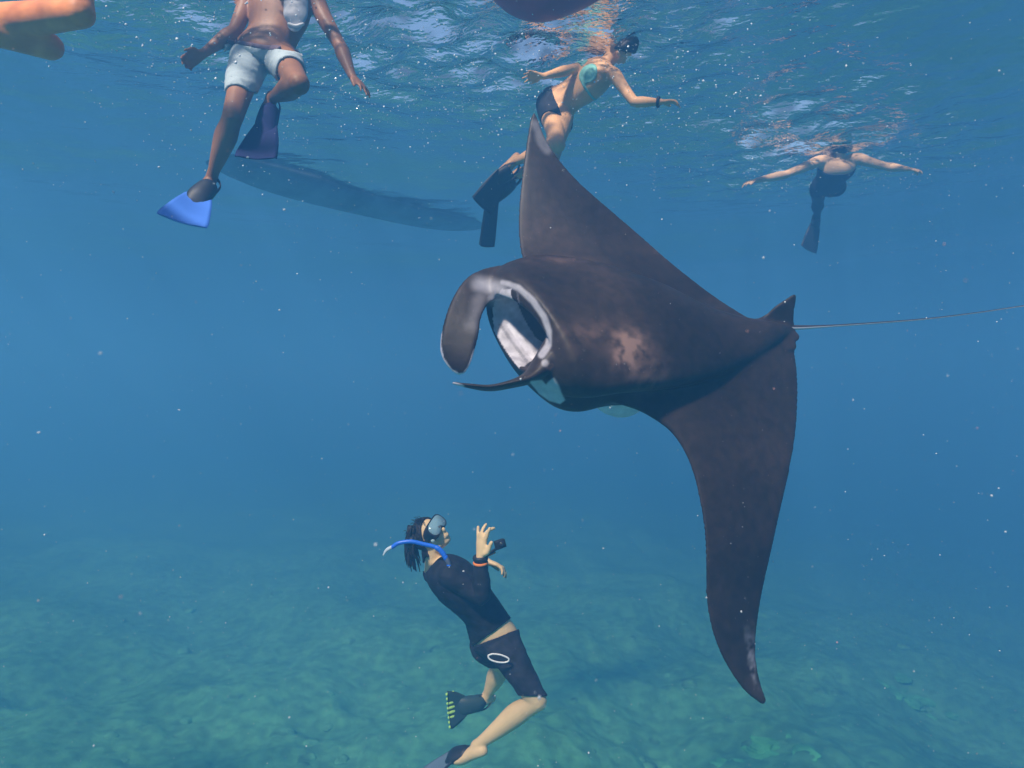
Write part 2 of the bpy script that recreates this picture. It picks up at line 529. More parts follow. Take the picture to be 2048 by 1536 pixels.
def _s(a, b, x):
    t = np.clip((x - a) / (b - a), 0, 1); return t * t * (3 - 2 * t)
_w = _s(1140, 1210, _u) * (1 - _s(1500, 1560, _u)) * _s(470, 540, _v) * (1 - _s(900, 1000, _v))
_du = lambda a, b: np.hypot(_u - a, _v - b)
_w = np.maximum(_w, .8 * (1 - _s(14, 34, _du(985, 568))))
for _q in ((1048, 563), (1068, 575), (1087, 590), (1103, 606), (1116, 624), (1124, 644), (1131, 664), (1138, 684), (1143, 705)): _w = np.maximum(_w, .9 * (1 - _s(9, 22, _du(*_q))))
for _q in ((1098, 725),): _w = np.maximum(_w, .5 * (1 - _s(6, 16, _du(*_q))))
vg = body.vertex_groups.new(name='blend')
for q in range(1, 11):
    ids = np.nonzero((_w > (q - .5) / 10) & (_w <= (q + .5) / 10))[0].tolist()
    if ids: vg.add(ids, q / 10, 'REPLACE')
k = body.modifiers.new('s', 'SMOOTH'); k.iterations = 60; k.factor = 0.6; k.vertex_group = 'blend'
bpy.context.view_layer.update()
apply_mods(body)

# colour pattern of the hide, per vertex
me = body.data
co, no = get_v(me), get_n(me)
uu = 1024 + co[:, 0] / co[:, 1] * F
vv = HZ - co[:, 2] / co[:, 1] * F
dd = co[:, 1]
toc = -co / np.linalg.norm(co, axis=1)[:, None]
face = (no * toc).sum(1)
def sstep(a, b, x):
    t = np.clip((x - a) / (b - a), 0, 1); return t * t * (3 - 2 * t)
def polyline_dist(pts, u, v):
    d = np.full(len(u), 1e9)
    for (x0, y0), (x1, y1) in zip(pts[:-1], pts[1:]):
        t = np.clip(((u - x0) * (x1 - x0) + (v - y0) * (y1 - y0)) / ((x1 - x0) ** 2 + (y1 - y0) ** 2), 0, 1)
        d = np.minimum(d, np.hypot(u - x0 - t * (x1 - x0), v - y0 - t * (y1 - y0)))
    return d
def in_poly(poly, u, v):
    ins = np.zeros(len(u), bool)
    for (x0, y0), (x1, y1) in zip(poly, poly[1:] + poly[:1]):
        c = ((y0 > v) != (y1 > v)) & (u < (x1 - x0) * (v - y0) / (y1 - y0 + 1e-9) + x0)
        ins ^= c
    return ins
fine_ = np.array([noise.fractal(Vector(c) * 30, 1.0, 2.0, 3) for c in co])
wob = np.array([noise.noise(Vector(c) * 14) for c in co]) * 8
pale = sstep(0.12, 0.45, -face) * (uu > 1010)                       # the white underside
opening = [(985, 620), (990, 600), (1003, 578), (1037, 577), (1063, 606), (1085, 636), (1095, 662), (1094, 688), (1080, 708), (1059, 724), (1041, 741), (1020, 714), (1004, 690), (988, 662)]
inside = in_poly(opening, uu, vv) & (dd > 2.50)
pale = np.maximum(pale, inside * np.clip(np.where(face > 0, .66, .5) + fine_ * .22 - .22 * (polyline_dist([(1000, 650), (1062, 735)], uu, vv) < 3) + .18 * (polyline_dist([(1020, 650), (1075, 725)], uu, vv) < 6), .15, .95))
gul = [(1032, 582), (1063, 608), (1086, 640), (1096, 664), (1090, 688), (1072, 676), (1052, 645), (1037, 612)]
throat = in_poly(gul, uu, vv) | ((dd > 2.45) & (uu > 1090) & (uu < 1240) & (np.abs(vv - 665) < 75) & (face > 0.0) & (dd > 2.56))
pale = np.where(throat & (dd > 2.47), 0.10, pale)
lip = [(1005, 566), (1018, 568), (1038, 576), (1066, 602), (1088, 634), (1098, 662), (1097, 690), (1083, 710)]
dl = polyline_dist(lip, uu, vv)
pale = np.maximum(pale, (1 - sstep(3, 9, dl + wob * .3)) * .50 * (face > 0) * (dd < 2.66))
pale = np.maximum(pale, (1 - sstep(0, 26, polyline_dist([(960, 568), (1000, 578), (992, 598)], uu, vv))) * .42)
pale = np.maximum(pale, (1 - sstep(0, 22, polyline_dist([(962, 590), (944, 650)], uu, vv) + wob)) * .12 * (dd < 2.6))
jaw = [(1062, 764), (1084, 762), (1092, 772), (1108, 758), (1118, 775), (1128, 800), (1120, 806), (1100, 800), (1078, 786)]
djaw = polyline_dist(jaw + jaw[:1], uu + wob * .4, vv)
pale = np.maximum(pale, np.where(in_poly(jaw, uu + wob * .4, vv), .85, (1 - sstep(0, 4, djaw)) * .8))
pale = np.maximum(pale, (1 - sstep(4, 10, np.hypot(uu - 1090, vv - 726))) * .40 * (face > 0))
edge = [(882, 660), (880, 690), (886, 718), (902, 740), (918, 749), (928, 747), (938, 733), (950, 700)]
pale = np.maximum(pale, (1 - sstep(1.2, 3.2, polyline_dist(edge, uu, vv))) * .9)
pale = np.maximum(pale, (1 - sstep(1.5, 5, polyline_dist([(903, 766), (925, 773)], uu, vv))) * .8)
pale = np.maximum(pale, (1 - sstep(4, 14, polyline_dist([(1497, 1230), (1499, 1300), (1504, 1345), (1516, 1380)], uu, vv) + wob * 1.3)) * .30 * sstep(1225, 1330, vv) * (1 - sstep(1350, 1392, vv)) * np.clip(.6 + fine_ * 1.4, 0, 1.3))
pale = np.maximum(pale, (1 - sstep(3, 14, polyline_dist([(1072, 250), (1080, 275), (1095, 300)], uu, vv) + wob * .5)) * .16)
warm_patch = np.exp(-(((uu - 1262) / 30) ** 2 + ((vv - 690) / 28) ** 2)) + .9 * np.exp(-(((uu - 1246) / 16) ** 2 + ((vv - 716) / 22) ** 2))  # warm brown patches on the back
warm_patch += .45 * np.exp(-(((uu - 1285) / 45) ** 2 + ((vv - 745) / 45) ** 2)) + .22 * np.exp(-(((uu - 1180) / 90) ** 2 + ((vv - 668) / 26) ** 2))
warm_patch += .25 * np.exp(-(((uu - 1110) / 60) ** 2 + ((vv - 520) / 8) ** 2))
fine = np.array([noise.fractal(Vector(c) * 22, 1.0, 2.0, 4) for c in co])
warm_patch *= (face > 0.0) * np.clip(.72 + fine * 1.1, .15, 1.5)
belly = (dd > 2.615) & (vv > 792) & (uu > 1165) & (uu < 1310)
pale = np.maximum(pale, belly * 1.0)
white = (pale > .84) * 1.0
fattr(me, 'pale', np.clip(pale, 0, 1)); fattr(me, 'warm_patch', np.clip(warm_patch, 0, 1))

hide = bpy.data.materials.new('manta_hide')
hide.use_nodes = True
nt = hide.node_tree; b = nt.nodes['Principled BSDF']
tc = nt.nodes.new('ShaderNodeTexCoord')
def nz(scale, detail, rough=.5):
    n = nt.nodes.new('ShaderNodeTexNoise'); n.inputs['Scale'].default_value = scale; n.inputs['Detail'].default_value = detail; n.inputs['Roughness'].default_value = rough
    nt.links.new(tc.outputs['Object'], n.inputs['Vector']); return n
def ramp(n, stops):
    r = nt.nodes.new('ShaderNodeValToRGB'); e = r.color_ramp.elements
    e[0].position, e[0].color = stops[0][0], (*stops[0][1], 1)
    e[1].position, e[1].color = stops[-1][0], (*stops[-1][1], 1)
    for p, c in stops[1:-1]: e.new(p).color = (*c, 1)
    nt.links.new(n, r.inputs[0]); return r
def mixc(fac, a, c, mode='MIX'):
    m = nt.nodes.new('ShaderNodeMix'); m.data_type = 'RGBA'; m.blend_type = mode
    if isinstance(fac, float): m.inputs[0].default_value = fac
    else: nt.links.new(fac, m.inputs[0])
    for s, x in ((6, a), (7, c)):
        if isinstance(x, tuple): m.inputs[s].default_value = (*x, 1)
        else: nt.links.new(x, m.inputs[s])
    return m.outputs[2]
nA, nB, nC = nz(3.2, 6, .6), nz(26, 5), nz(120, 2)
base = ramp(nA.outputs['Fac'], [(0.3, (.026, .017, .016)), (0.5, (.029, .019, .016)), (0.72, (.044, .028, .023))]).outputs[0]
base = mixc(0.7, base, ramp(nB.outputs['Fac'], [(0.35, (.70, .70, .72)), (0.65, (1.35, 1.3, 1.26))]).outputs[0], 'MULTIPLY')
aP = nt.nodes.new('ShaderNodeAttribute'); aP.attribute_name = 'pale'
aR = nt.nodes.new('ShaderNodeAttribute'); aR.attribute_name = 'warm_patch'
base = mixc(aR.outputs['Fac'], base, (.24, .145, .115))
wp = ramp(nB.outputs['Fac'], [(0.3, (.62, .60, .70)), (0.7, (.82, .80, .88))]).outputs[0]
base = mixc(aP.outputs['Fac'], base, wp)
vo = nt.nodes.new('ShaderNodeTexVoronoi'); vo.inputs['Scale'].default_value = 55; nt.links.new(tc.outputs['Object'], vo.inputs['Vector'])
sp1 = ramp(vo.outputs['Distance'], [(0.0, (1, 1, 1)), (0.05, (1, 1, 1)), (0.085, (0, 0, 0))])
vsel = nt.nodes.new('ShaderNodeMath'); vsel.operation = 'MULTIPLY'
sel = ramp(vo.outputs['Color'], [(0.62, (0, 0, 0)), (0.9, (.8, .8, .8))])
nt.links.new(sp1.outputs[0], vsel.inputs[0]); nt.links.new(sel.outputs[0], vsel.inputs[1])
base = mixc(vsel.outputs[0], base, (.45, .40, .42))
nt.links.new(base, b.inputs['Base Color'])
b.inputs['Roughness'].default_value = 0.5
b.inputs['Specular IOR Level'].default_value = 0.25
bp = nt.nodes.new('ShaderNodeBump'); bp.inputs['Distance'].default_value = 0.0016
nt.links.new(nB.outputs['Fac'], bp.inputs['Height']); nt.links.new(bp.outputs[0], b.inputs['Normal'])
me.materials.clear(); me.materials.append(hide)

tl = MB()
tp = [P(1578, 655, 2.865), P(1600, 655, 2.88), P(1660, 652, 2.92), P(1750, 646, 2.98), P(1850, 638, 3.05), P(1950, 626, 3.12), P(2060, 610, 3.20), P(2160, 598, 3.27)]
tl.tube(tp, [.014, .0105, .0060, .0048, .0042, .0036, .0032, .002], seg=10, sub=6)
tmat = bpy.data.materials.new('tail_skin'); tmat.use_nodes = True
nt = tmat.node_tree; b = nt.nodes['Principled BSDF']; b.inputs['Roughness'].default_value = .35
ge = nt.nodes.new('ShaderNodeNewGeometry'); sx = nt.nodes.new('ShaderNodeSeparateXYZ'); nt.links.new(ge.outputs['Normal'], sx.inputs[0])
tc = nt.nodes.new('ShaderNodeTexCoord'); sy = nt.nodes.new('ShaderNodeSeparateXYZ'); nt.links.new(tc.outputs['Object'], sy.inputs[0])
rr = ramp(sx.outputs['Z'], [(0.0, (.62, .6, .64)), (0.02, (.045, .035, .038))])
nt.links.new(rr.outputs[0], b.inputs['Base Color'])
tail = tl.build('tail', tmat, ray)
eye = MB(); eye.ball(P(938, 563, 2.583), .009)
eye.build('eye', mat('eye_black', (.01, .01, .012), .15, .6), ray)
tag(ray, 'large dark brown manta ray with open mouth, one wing raised, gliding above the diver', 'manta ray')

# ================================================================== PEOPLE
def V3(p): return np.array(tuple(p), float)
def unit(a): return a / (np.linalg.norm(a) + 1e-12)

def hand(m, wrist, d, palm, s=1.0, curl=(0.3, 0.3, 0.3, 0.3), spread=0.12, thumb=1, tcurl=0.4):
    """palm and five fingers; d = direction of the fingers, palm = the way the palm faces; thumb = +-1 side"""
    d = unit(V3(d)); n = V3(palm); n = unit(n - d * n.dot(d)); side = np.cross(d, n) * thumb      # thumb side
    w = V3(wrist)
    A = Matrix([Vector(side), Vector(d), Vector(n)]).transposed()
    m.tube([w - d * .015 * s, w + d * .03 * s, w + d * .068 * s, w + d * .088 * s], [.022 * s, .030 * s, .037 * s, .030 * s], seg=14, up=n, flat=[(1.0, .8), (1.1, .55), (1.12, .42), (1.15, .36)])
    for i, (off, L) in enumerate(((.029, .072), (.010, .080), (-.010, .074), (-.028, .058))):
        p = w + d * (.082 - abs(off - .005) * .25) * s + side * off * s
        ang = (off / .029) * spread
        dd_ = unit(d * math.cos(ang) + side * math.sin(ang))
        pts = [p - dd_ * .02 * s, p]
        cur = 0
        for seg_l in (.45, .30, .25):
            cur += curl[i] * (1.0 if seg_l < .4 else .7)
            v = dd_ * math.cos(cur) + n * math.sin(cur)
            pts.append(pts[-1] + v * L * seg_l * s)
        m.tube(pts, [.0095 * s, .0098 * s, .0092 * s, .0086 * s, .0078 * s], seg=10, sub=3)
    p = w + d * .022 * s + side * .022 * s
    t1 = unit(side * .75 + d * .6 + n * .25)
    t2 = unit(d * .9 + side * (.45 - tcurl * .4) + n * tcurl)
    m.tube([p - side * .012 * s, p + t1 * .028 * s, p + t1 * .028 * s + t2 * .028 * s, p + t1 * .028 * s + t2 * .052 * s], [.014 * s, .0125 * s, .0105 * s, .0088 * s], seg=10, sub=3)

def head_shape(m, c, up, fwd, s=1.0, face=True):
    up = unit(V3(up)); f = V3(fwd); f = unit(f - up * f.dot(up)); r = np.cross(f, up)
    c = V3(c)
    A = Matrix([Vector(r), Vector(f), Vector(up)]).transposed()
    q = lambda x, y, z: c + (r * x + f * y + up * z) * s
    m.ball(q(0, -.008, .030), (.073 * s, .092 * s, .080 * s), A, 24)          # cranium
    m.ball(q(0, .020, -.030), (.058 * s, .066 * s, .070 * s), A, 20)          # face
    m.ball(q(0, .045, -.078), (.034 * s, .030 * s, .026 * s), A, 14)          # chin
    for sx in (-1, 1):
        m.ball(q(sx * .034, .050, -.030), (.022 * s, .022 * s, .018 * s), A, 12)   # cheek
        m.ball(q(sx * .050, .012, -.065), (.018 * s, .036 * s, .020 * s), A, 12)   # jaw
        m.ball(q(sx * .072, -.010, -.008), (.008 * s, .018 * s, .030 * s), A, 12)  # ear
        m.ball(q(sx * .030, .078, .022), (.022 * s, .010 * s, .008 * s), A, 10)    # brow
    m.tube([q(0, .080, .012), q(0, .094, -.012), q(0, .104, -.030), q(0, .088, -.040)], [.008 * s, .009 * s, .012 * s, .008 * s], seg=10, sub=3)
    m.tube([q(-.022, .076, -.056), q(0, .090, -.053), q(.022, .076, -.056)], [.004 * s, .0075 * s, .004 * s], seg=8, sub=3)
    m.tube([q(-.018, .075, -.066), q(0, .088, -.066), q(.018, .075, -.066)], [.004 * s, .0085 * s, .004 * s], seg=8, sub=3)
    return q, A

def figure(name, J, s=1.0, female=False, voxel=0.008, hands=None, feet=True, skin=None, root_at=None, smooth=4):
    """J: named points. pelvis chest neck head (centre), head_up head_fwd (directions), shL shR elL elR wrL wrR hiL hiR knL knR anL anR toL toR"""
    root = empty(name, root_at if root_at is not None else J['pelvis'])
    m = MB()
    g = {k: V3(v) for k, v in J.items()}
    side_h, side_s = unit(g['hiR'] - g['hiL']), unit(g['shR'] - g['shL'])
    pel, che, nek = g['pelvis'], g['chest'], g['neck']
    wai = pel * .55 + che * .45
    if 'waist' in g: wai = g['waist']
    crotch = pel + (pel - wai) * .45
    top = che * .25 + nek * .75
    if female: W_ = [.085, .168, .128, .150, .140, .055]; D_ = [.085, .115, .092, .112, .085, .055]
    else: W_ = [.085, .158, .140, .172, .160, .062]; D_ = [.085, .112, .100, .122, .092, .060]
    stat = [(*p, w * s, d * s, *(side_h * (1 - k) + side_s * k)) for p, w, d, k in zip([crotch, pel, wai, che, top, nek], W_, D_, [0, 0, .45, .85, 1, 1])]
    sp = spline(stat, 31)
    tan = np.gradient(sp[:, :3], axis=0)
    rings = []
    for r, t in zip(sp, tan):
        t = unit(t); sd = unit(r[5:8] - t * r[5:8].dot(t)); fr_ = np.cross(sd, t)
        rings.append([r[:3] + sd * r[3] * math.copysign(abs(math.cos(a)) ** .85, math.cos(a)) + fr_ * r[4] * math.copysign(abs(math.sin(a)) ** .85, math.sin(a)) for a in [2 * math.pi * k / 32 for k in range(32)]])
    m.ring_loft(rings)
    hc = g['head']
    m.tube([nek - unit(hc - nek) * .05 * s, nek, nek * .4 + hc * .6], [.062 * s, .052 * s, .050 * s], seg=16)
    q, A = head_shape(m, hc, J['head_up'], J['head_fwd'], s * 1.0)
    if female:
        fwd = np.cross(side_s, unit(nek - che))
        for sx in (-1, 1): m.ball(che + side_s * sx * .075 * s + fwd * .070 * s, .054 * s, None, 14)
    for sd, sg in (('L', -1), ('R', 1)):
        if 'sh' + sd in g:
            sh, el, wr = g['sh' + sd], g['el' + sd], g['wr' + sd]
            k = .86 if female else 1.0
            m.tube([che * .5 + nek * .5 + (sh - che * .5 - nek * .5) * .45, sh, sh * .6 + el * .4, el * .92 + sh * .08, el * .96 + wr * .04, el * .72 + wr * .28, el * .25 + wr * .75, wr],
                   [r_ * s * k for r_ in (.060, .058, .047, .039, .038, .043, .030, .025)], seg=16, sub=4)
            hd = (hands or {}).get(sd, {})
            d = hd.get('d', unit(wr - el))
            hand(m, wr, d, hd.get('palm', (0, 0, -1)), hd.get('s', 1) * s * (.92 if female else 1.0), hd.get('curl', (.25, .25, .3, .35)), hd.get('spread', .2), hd.get('thumb', sg), hd.get('tcurl', .3))
        hi, kn, an = g['hi' + sd], g['kn' + sd], g['an' + sd]
        pose_knee = kn
        m.tube([hi * .9 + pel * .1, hi * .78 + kn * .22, hi * .45 + kn * .55, kn * .93 + hi * .07, kn],
               [r_ * s for r_ in ((.098, .090, .070, .054, .052) if female else (.094, .084, .068, .056, .055))], seg=18, sub=5)
        back = unit(unit(hi - kn) + unit(an - kn))              # towards the hollow of the knee
        m.tube([kn, kn * .86 + an * .14 + back * .006 * s, kn * .68 + an * .32 + back * .012 * s, kn * .4 + an * .6 + back * .004 * s, an * .88 + kn * .12, an],
               [r_ * s for r_ in (.053, .053, .060, .048, .033, .032)], seg=18, sub=5)
        if feet:
            to = g['to' + sd]
            fd = unit(to - an); sh_ = unit(kn - an)
            dn = unit(fd * .0 - sh_ + fd * fd.dot(sh_))
            heel = an - fd * .035 * s + dn * .035 * s
            m.tube([heel, an + fd * .03 * s + dn * .025 * s, an + fd * .11 * s + dn * .04 * s, to + dn * .03 * s], [.029 * s, .036 * s, .031 * s, .018 * s], seg=14, sub=4, up=dn, flat=[(1, 1), (1, 1), (1.35, .75), (1.8, .7)])
    b = m.build('body', None, root)
    remesh(b, voxel, smooth, .5)
    b.data.materials.clear(); b.data.materials.append(skin)
    return root, b, q, A

def near_any(co, segs, r):
    """bool: vertex within r (per-segment radius or common) of any segment"""
    k = np.zeros(len(co), bool)
    for a, b, rad in segs:
        a, b = V3(a), V3(b); ab = b - a
        t = np.clip(((co - a) @ ab) / (ab @ ab + 1e-12), 0, 1)
        k |= np.linalg.norm(co - a - t[:, None] * ab, axis=1) < rad * r
    return k
def slab(co, a, b, t0, t1):
    """bool: between fractions t0 and t1 along the axis a->b"""
    a, b = V3(a), V3(b); ab = b - a
    t = ((co - a) @ ab) / (ab @ ab)
    return (t > t0) & (t < t1)

def fin_blade(root, heel, toe, tip, side, w0, w1, name='fin', pocket=None, blade=None, L0=0.0, notch=0.0, ribs=True, stripes=None, open_toe=False, s=1.0, open_heel=True):
    """a swim fin: foot pocket round the foot, blade from the toes to tip; side = the way across the blade"""
    heel, toe, tip = V3(heel), V3(toe), V3(tip)
    ax = unit(tip - toe); sd = V3(side); sd = unit(sd - ax * sd.dot(ax)); nn = np.cross(ax, sd)
    if nn[1] > 0: nn = -nn
    L = np.linalg.norm(tip - toe)
    m = MB()
    n = 16
    # blade: outline widening from the toes, 6 mm thick, slightly dished
    top, bot = [], []
    rings = []
    for i in range(n + 1):
        t = i / n
        w = w0 + (w1 - w0) * min(1, t * 1.15) ** .8
        y = t * L
        row = []
        K = 13
        for j in range(K):
            x = (j / (K - 1) * 2 - 1)
            yy = y - notch * L * (1 - abs(x)) * t ** 3 + (.025 * L * (1 - x * x) * t)
            z = .010 * (x * x) * t + .02 * L * math.sin(t * 2.2)
            row.append(toe + ax * yy + sd * x * w / 2 + nn * z)
        th = .0045 - .0025 * t
        rings.append([p + nn * th for p in row] + [p - nn * th for p in row[::-1]])
    m.ring_loft(rings)
    fin = m.build(name, pocket, root)
    bl = fin
    # foot pocket
    k = MB()
    fd = unit(toe - heel)
    up_ = nn
    k.tube([heel + fd * (.06 if open_heel else 0) * s, heel * .5 + toe * .5, toe, toe + ax * .05 * s], [.045 * s, .050 * s, .050 * s, .030 * s], seg=18, sub=4, up=up_, flat=[(1, .95), (1.05, .85), (1.15, .6), (1.3, .25)])
    # heel strap
    pk = k.build('foot_pocket', pocket, fin)
    st = MB()
    hp = heel - fd * .025 * s
    st.tube([heel + fd * .09 * s + sd * .050 * s, heel + fd * .02 * s + sd * .042 * s, hp, heel + fd * .02 * s - sd * .042 * s, heel + fd * .09 * s - sd * .050 * s], [.007 * s] * 5, seg=8, sub=4, up=up_, flat=[(.5, 1.8)] * 5)
    st.build('heel_strap', pocket, fin)
    if ribs:
        for sx in (-1, 1):
            r = MB()
            r.tube([toe + sd * sx * w0 * .5, toe + ax * L * .5 + sd * sx * (w0 + (w1 - w0) * .64) * .5 + nn * .01 * L, toe + ax * L * .97 + sd * sx * w1 * .5 + nn * .016 * L], [.008 * s, .007 * s, .004 * s], seg=8, sub=6)
            r.build('rib', pocket, fin)
    fin.data.materials.clear(); fin.data.materials.append(blade or pocket)
    if stripes:
        cnt, t0, t1, smat = stripes
        for i in range(cnt):
            x = (i / (cnt - 1) - .5) * 2 * .88
            q = MB()
            ww = w1 * .5
            a = toe + ax * L * t0 + sd * x * ww + nn * (.035 * L + .01)
            b = toe + ax * L * t1 + sd * (x + .03) * ww + nn * (.035 * L + .01)
            q.tube([a - nn * .012, (a + b) / 2 - nn * .010, b - nn * .012], [.0075] * 3, seg=6, sub=2, up=nn, flat=[(1.2, .5)] * 3)
            q.build('stripe', smat, fin)
    return fin

skin_lit = mat('skin_tanned', (.62, .27, .11), .5, .35, noise_amt=.12, noise_scale=9, bump=.001, bump_scale=30)
skin_dark = mat('skin_shaded', (.30, .135, .065), .5, .35, noise_amt=.14, noise_scale=9, bump=.001, bump_scale=30)  # darker skin: the shaded front of the body put into its colour
skin_orange = mat('skin_sunlit', (.95, .30, .10), .5, .3, noise_amt=.2, noise_scale=12, bump=.001, bump_scale=30)  # sunlight on the bent knees put into the orange base colour
skin_pale = mat('skin_pale', (.78, .56, .30), .5, .3, noise_amt=.08, noise_scale=7, bump=.001, bump_scale=30)
black_rub = mat('black_rubber', (.018, .019, .024), .5, .4)
black_neo = mat('black_neoprene', (.014, .016, .024), .75, .25, noise_amt=.35, noise_scale=25, bump=.004, bump_scale=14)
hair_m = mat('dark_hair', (.020, .014, .012), .55, .4, bump=.004, bump_scale=90)

def hair_cap(body, c, up, fwd, root, s=1.0, low=-.02, off=.012, name='hair'):
    co = get_v(body.data)
    up = unit(V3(up)); f = V3(fwd); f = unit(f - up * f.dot(up)); r = np.cross(f, up)
    d = (co - V3(c)) / s
    z, y, x = d @ up, d @ f, d @ r
    keep = (np.linalg.norm(d, axis=1) < .16) & (z > low + np.clip((y + .01) * 1.3, -.06, .2)) & (np.abs(x) < .09)
    nz_ = np.array([noise.noise(Vector(p) * 60) for p in co]) * .004 * s
    return shell(body, name, keep, off * s + nz_, hair_m, root)

# ------------------------------------------------ the diver below the manta
dv = 3.5
J = dict(pelvis=P(990, 1275, 3.52), waist=P(962, 1222, 3.50), chest=P(912, 1165, 3.48), neck=P(868, 1128, 3.50), head=P(862, 1072, 3.50),
         head_up=(-.80, -.02, .60), head_fwd=(.46, -.55, .66),
         shL=P(905, 1148, 3.62), elL=P(940, 1178, 3.80), wrL=P(972, 1122, 3.62),
         shR=P(900, 1152, 3.34), elR=P(964, 1196, 3.30), wrR=P(961, 1118, 3.28),
         hiL=P(972, 1290, 3.60), knL=P(1006, 1330, 3.90), anL=P(973, 1392, 3.95), toL=P(930, 1408, 3.90),
         hiR=P(1006, 1288, 3.44), knR=P(1074, 1402, 3.36), anR=P(952, 1492, 3.42), toR=P(905, 1512, 3.46))
root, body, q, A = figure('person', J, s=.94, voxel=.0058, skin=skin_pale, smooth=3,
    hands=dict(R=dict(d=(.06, 0, 1), palm=(.5, .3, 0), curl=(.08, .5, .25, .04), spread=.30, thumb=-1, tcurl=.1, s=1.2),
               L=dict(d=(.8, -.1, -.28), palm=(.0, -.3, -1), curl=(.45, .45, .5, .5), spread=.1, thumb=1)))
co = get_v(body.data)
g = {k: V3(v) for k, v in J.items()}
# long sleeved top, cut off at the wrists, with a skin gap above the shorts
arm = near_any(co, [(g['shR'], g['elR'], .085), (g['elR'], g['wrR'], .062), (g['shL'], g['elL'], .085), (g['elL'], g['wrL'] , .062)], 1) & ~near_any(co, [(g['wrR'] + unit(g['wrR'] - g['elR']) * .05, g['wrR'] + unit(g['wrR'] - g['elR']) * .3, .062), (g['wrL'] + V3((.01, 0, 0)), g['wrL'] + V3((.2, 0, -.06)), .06)], 1)
uu_, vv_ = 1024 + co[:, 0] / co[:, 1] * F, HZ - co[:, 2] / co[:, 1] * F
hem = vv_ + (uu_ - 1000) * .75                       # the hem runs up to the right
tor = (near_any(co, [(g['pelvis'], g['waist'], .23), (g['waist'], g['chest'], .24), (g['chest'], g['neck'], .20)], 1)) & (hem < 1254) & ~near_any(co, [(g['head'], g['head'] + V3((.001, 0, 0)), .136), (g['head'], g['neck'] + V3((0, 0, .03)), .085), (g['wrL'] + V3((.012, 0, 0)), g['wrL'] + V3((.2, -.02, -.07)), .06), (g['wrR'] + V3((0, 0, .05)), g['wrR'] + V3((0, 0, .3)), .08)], 1)
shirt = shell(body, 'wetsuit_top', (tor | arm) & (hem < 1254), .0075 + folds(body, .0032), black_neo, root)
leg = near_any(co, [(g['hiR'], g['knR'] * .9 + g['hiR'] * .1, .125), (g['pelvis'], g['hiL'], .16), (g['hiL'], g['knL'], .115), (g['pelvis'], g['pelvis'] * .7 + g['waist'] * .3, .22)], 1)
hem2 = vv_ + (uu_ - 1000) * .38
shorts = shell(body, 'shorts', leg & (hem2 > 1271) & ~((uu_ > 1010) & (vv_ - (uu_ - 1040) * .1 > 1390)) & ~((co[:, 1] > 3.62) & (vv_ > 1334)), .009 + folds(body, .004), mat('shorts_fabric', (.030, .032, .045), .8, .2, noise_amt=.3, noise_scale=20, bump=.005, bump_scale=12), root)
hair = hair_cap(body, J['head'], J['head_up'], J['head_fwd'], root, .94, low=-.015)
hm_ = MB()
for i in range(46):
    a = random.uniform(-1, 1); b_ = random.uniform(-1, 1)
    st = P(826 + 10 * a, 1062 + 12 * b_, 3.5 + .07 * random.uniform(-1, 1))
    md = P(822 + 9 * a + random.uniform(-3, 3), 1096 + 8 * b_, 3.5 + .06 * random.uniform(-1, 1))
    en = P(830 + 13 * a + random.uniform(-4, 4), 1128 + 16 * random.uniform(-.8, 1), 3.5 + .05 * random.uniform(-1, 1))
    hm_.tube([st, md, en], [.008, .008, .002], seg=5, sub=4, rnd=False)
for i in range(70):
    a = random.uniform(0, 1)
    st = P(832 + 22 * a, 1046 + random.uniform(-4, 6), 3.5 + .07 * random.uniform(-1, 1)) if i < 26 else P(822 + random.uniform(-6, 6), 1070 + random.uniform(-16, 40), 3.5 + .07 * random.uniform(-1, 1))
    dx, dz = random.uniform(-16, 2), (random.uniform(-12, 2) if i < 26 else random.uniform(-4, 26))
    md = P(1024 + st[0] / st[1] * F + dx * .6, HZ - st[2] / st[1] * F + dz * .5 - 3, 3.5 + .08 * random.uniform(-1, 1))
    en = P(1024 + st[0] / st[1] * F + dx, HZ - st[2] / st[1] * F + dz, 3.5 + .09 * random.uniform(-1, 1))
    hm_.tube([st, md, en], [.0022, .0018, .0008], seg=4, sub=4, rnd=False)
hm_.build('ponytail', hair_m, hair)
# mask
fwd_ = unit(V3(J['head_fwd'])); up_v = unit(V3(J['head_up'])); fwd_ = unit(fwd_ - up_v * fwd_.dot(up_v)); rt_ = np.cross(fwd_, up_v)
def H(x, y, z): return V3(J['head']) + (rt_ * x + fwd_ * y + up_v * z) * .94
def oval(w, h, y, z0, k=3.2, n=32, ww=0, taper=.15):
    pts = []
    for i in range(n):
        a = 2 * math.pi * i / n
        x = w * math.copysign(abs(math.cos(a)) ** (2 / k), math.cos(a))
        z = h * math.copysign(abs(math.sin(a)) ** (2 / k), math.sin(a))
        if z < 0: z *= .74
        if z < 0: x *= 1 - taper * (-z / h)
        if z < 0 and abs(x) < w * .35: z = z * (.35 + .65 * (abs(x) / (w * .35)) ** 1.5)     # nose notch
        pts.append(H(x, y - ww * abs(x) * .35, z0 + z))
    return pts
mk = MB()
mk.ring_loft([oval(.072, .050, .050, .002, ww=1), oval(.078, .054, .078, .004, ww=1), oval(.078, .052, .112, .008, ww=.6)], cap=False)
mk.ring_loft([oval(.078, .052, .112, .008, ww=.6), oval(.071, .046, .114, .008, ww=.6), oval(.069, .044, .100, .008, ww=.6), oval(.068, .044, .080, .006, ww=.8)], cap=False)
mask = mk.build('dive_mask', black_rub, root)
nm = MB(); nm.ball(H(0, .092, -.010), (.016, .020, .018), A); nm.build('nose_pocket', black_rub, mask)
glass = bpy.data.materials.new('mask_glass'); glass.use_nodes = True
gb = glass.node_tree.nodes['Principled BSDF']
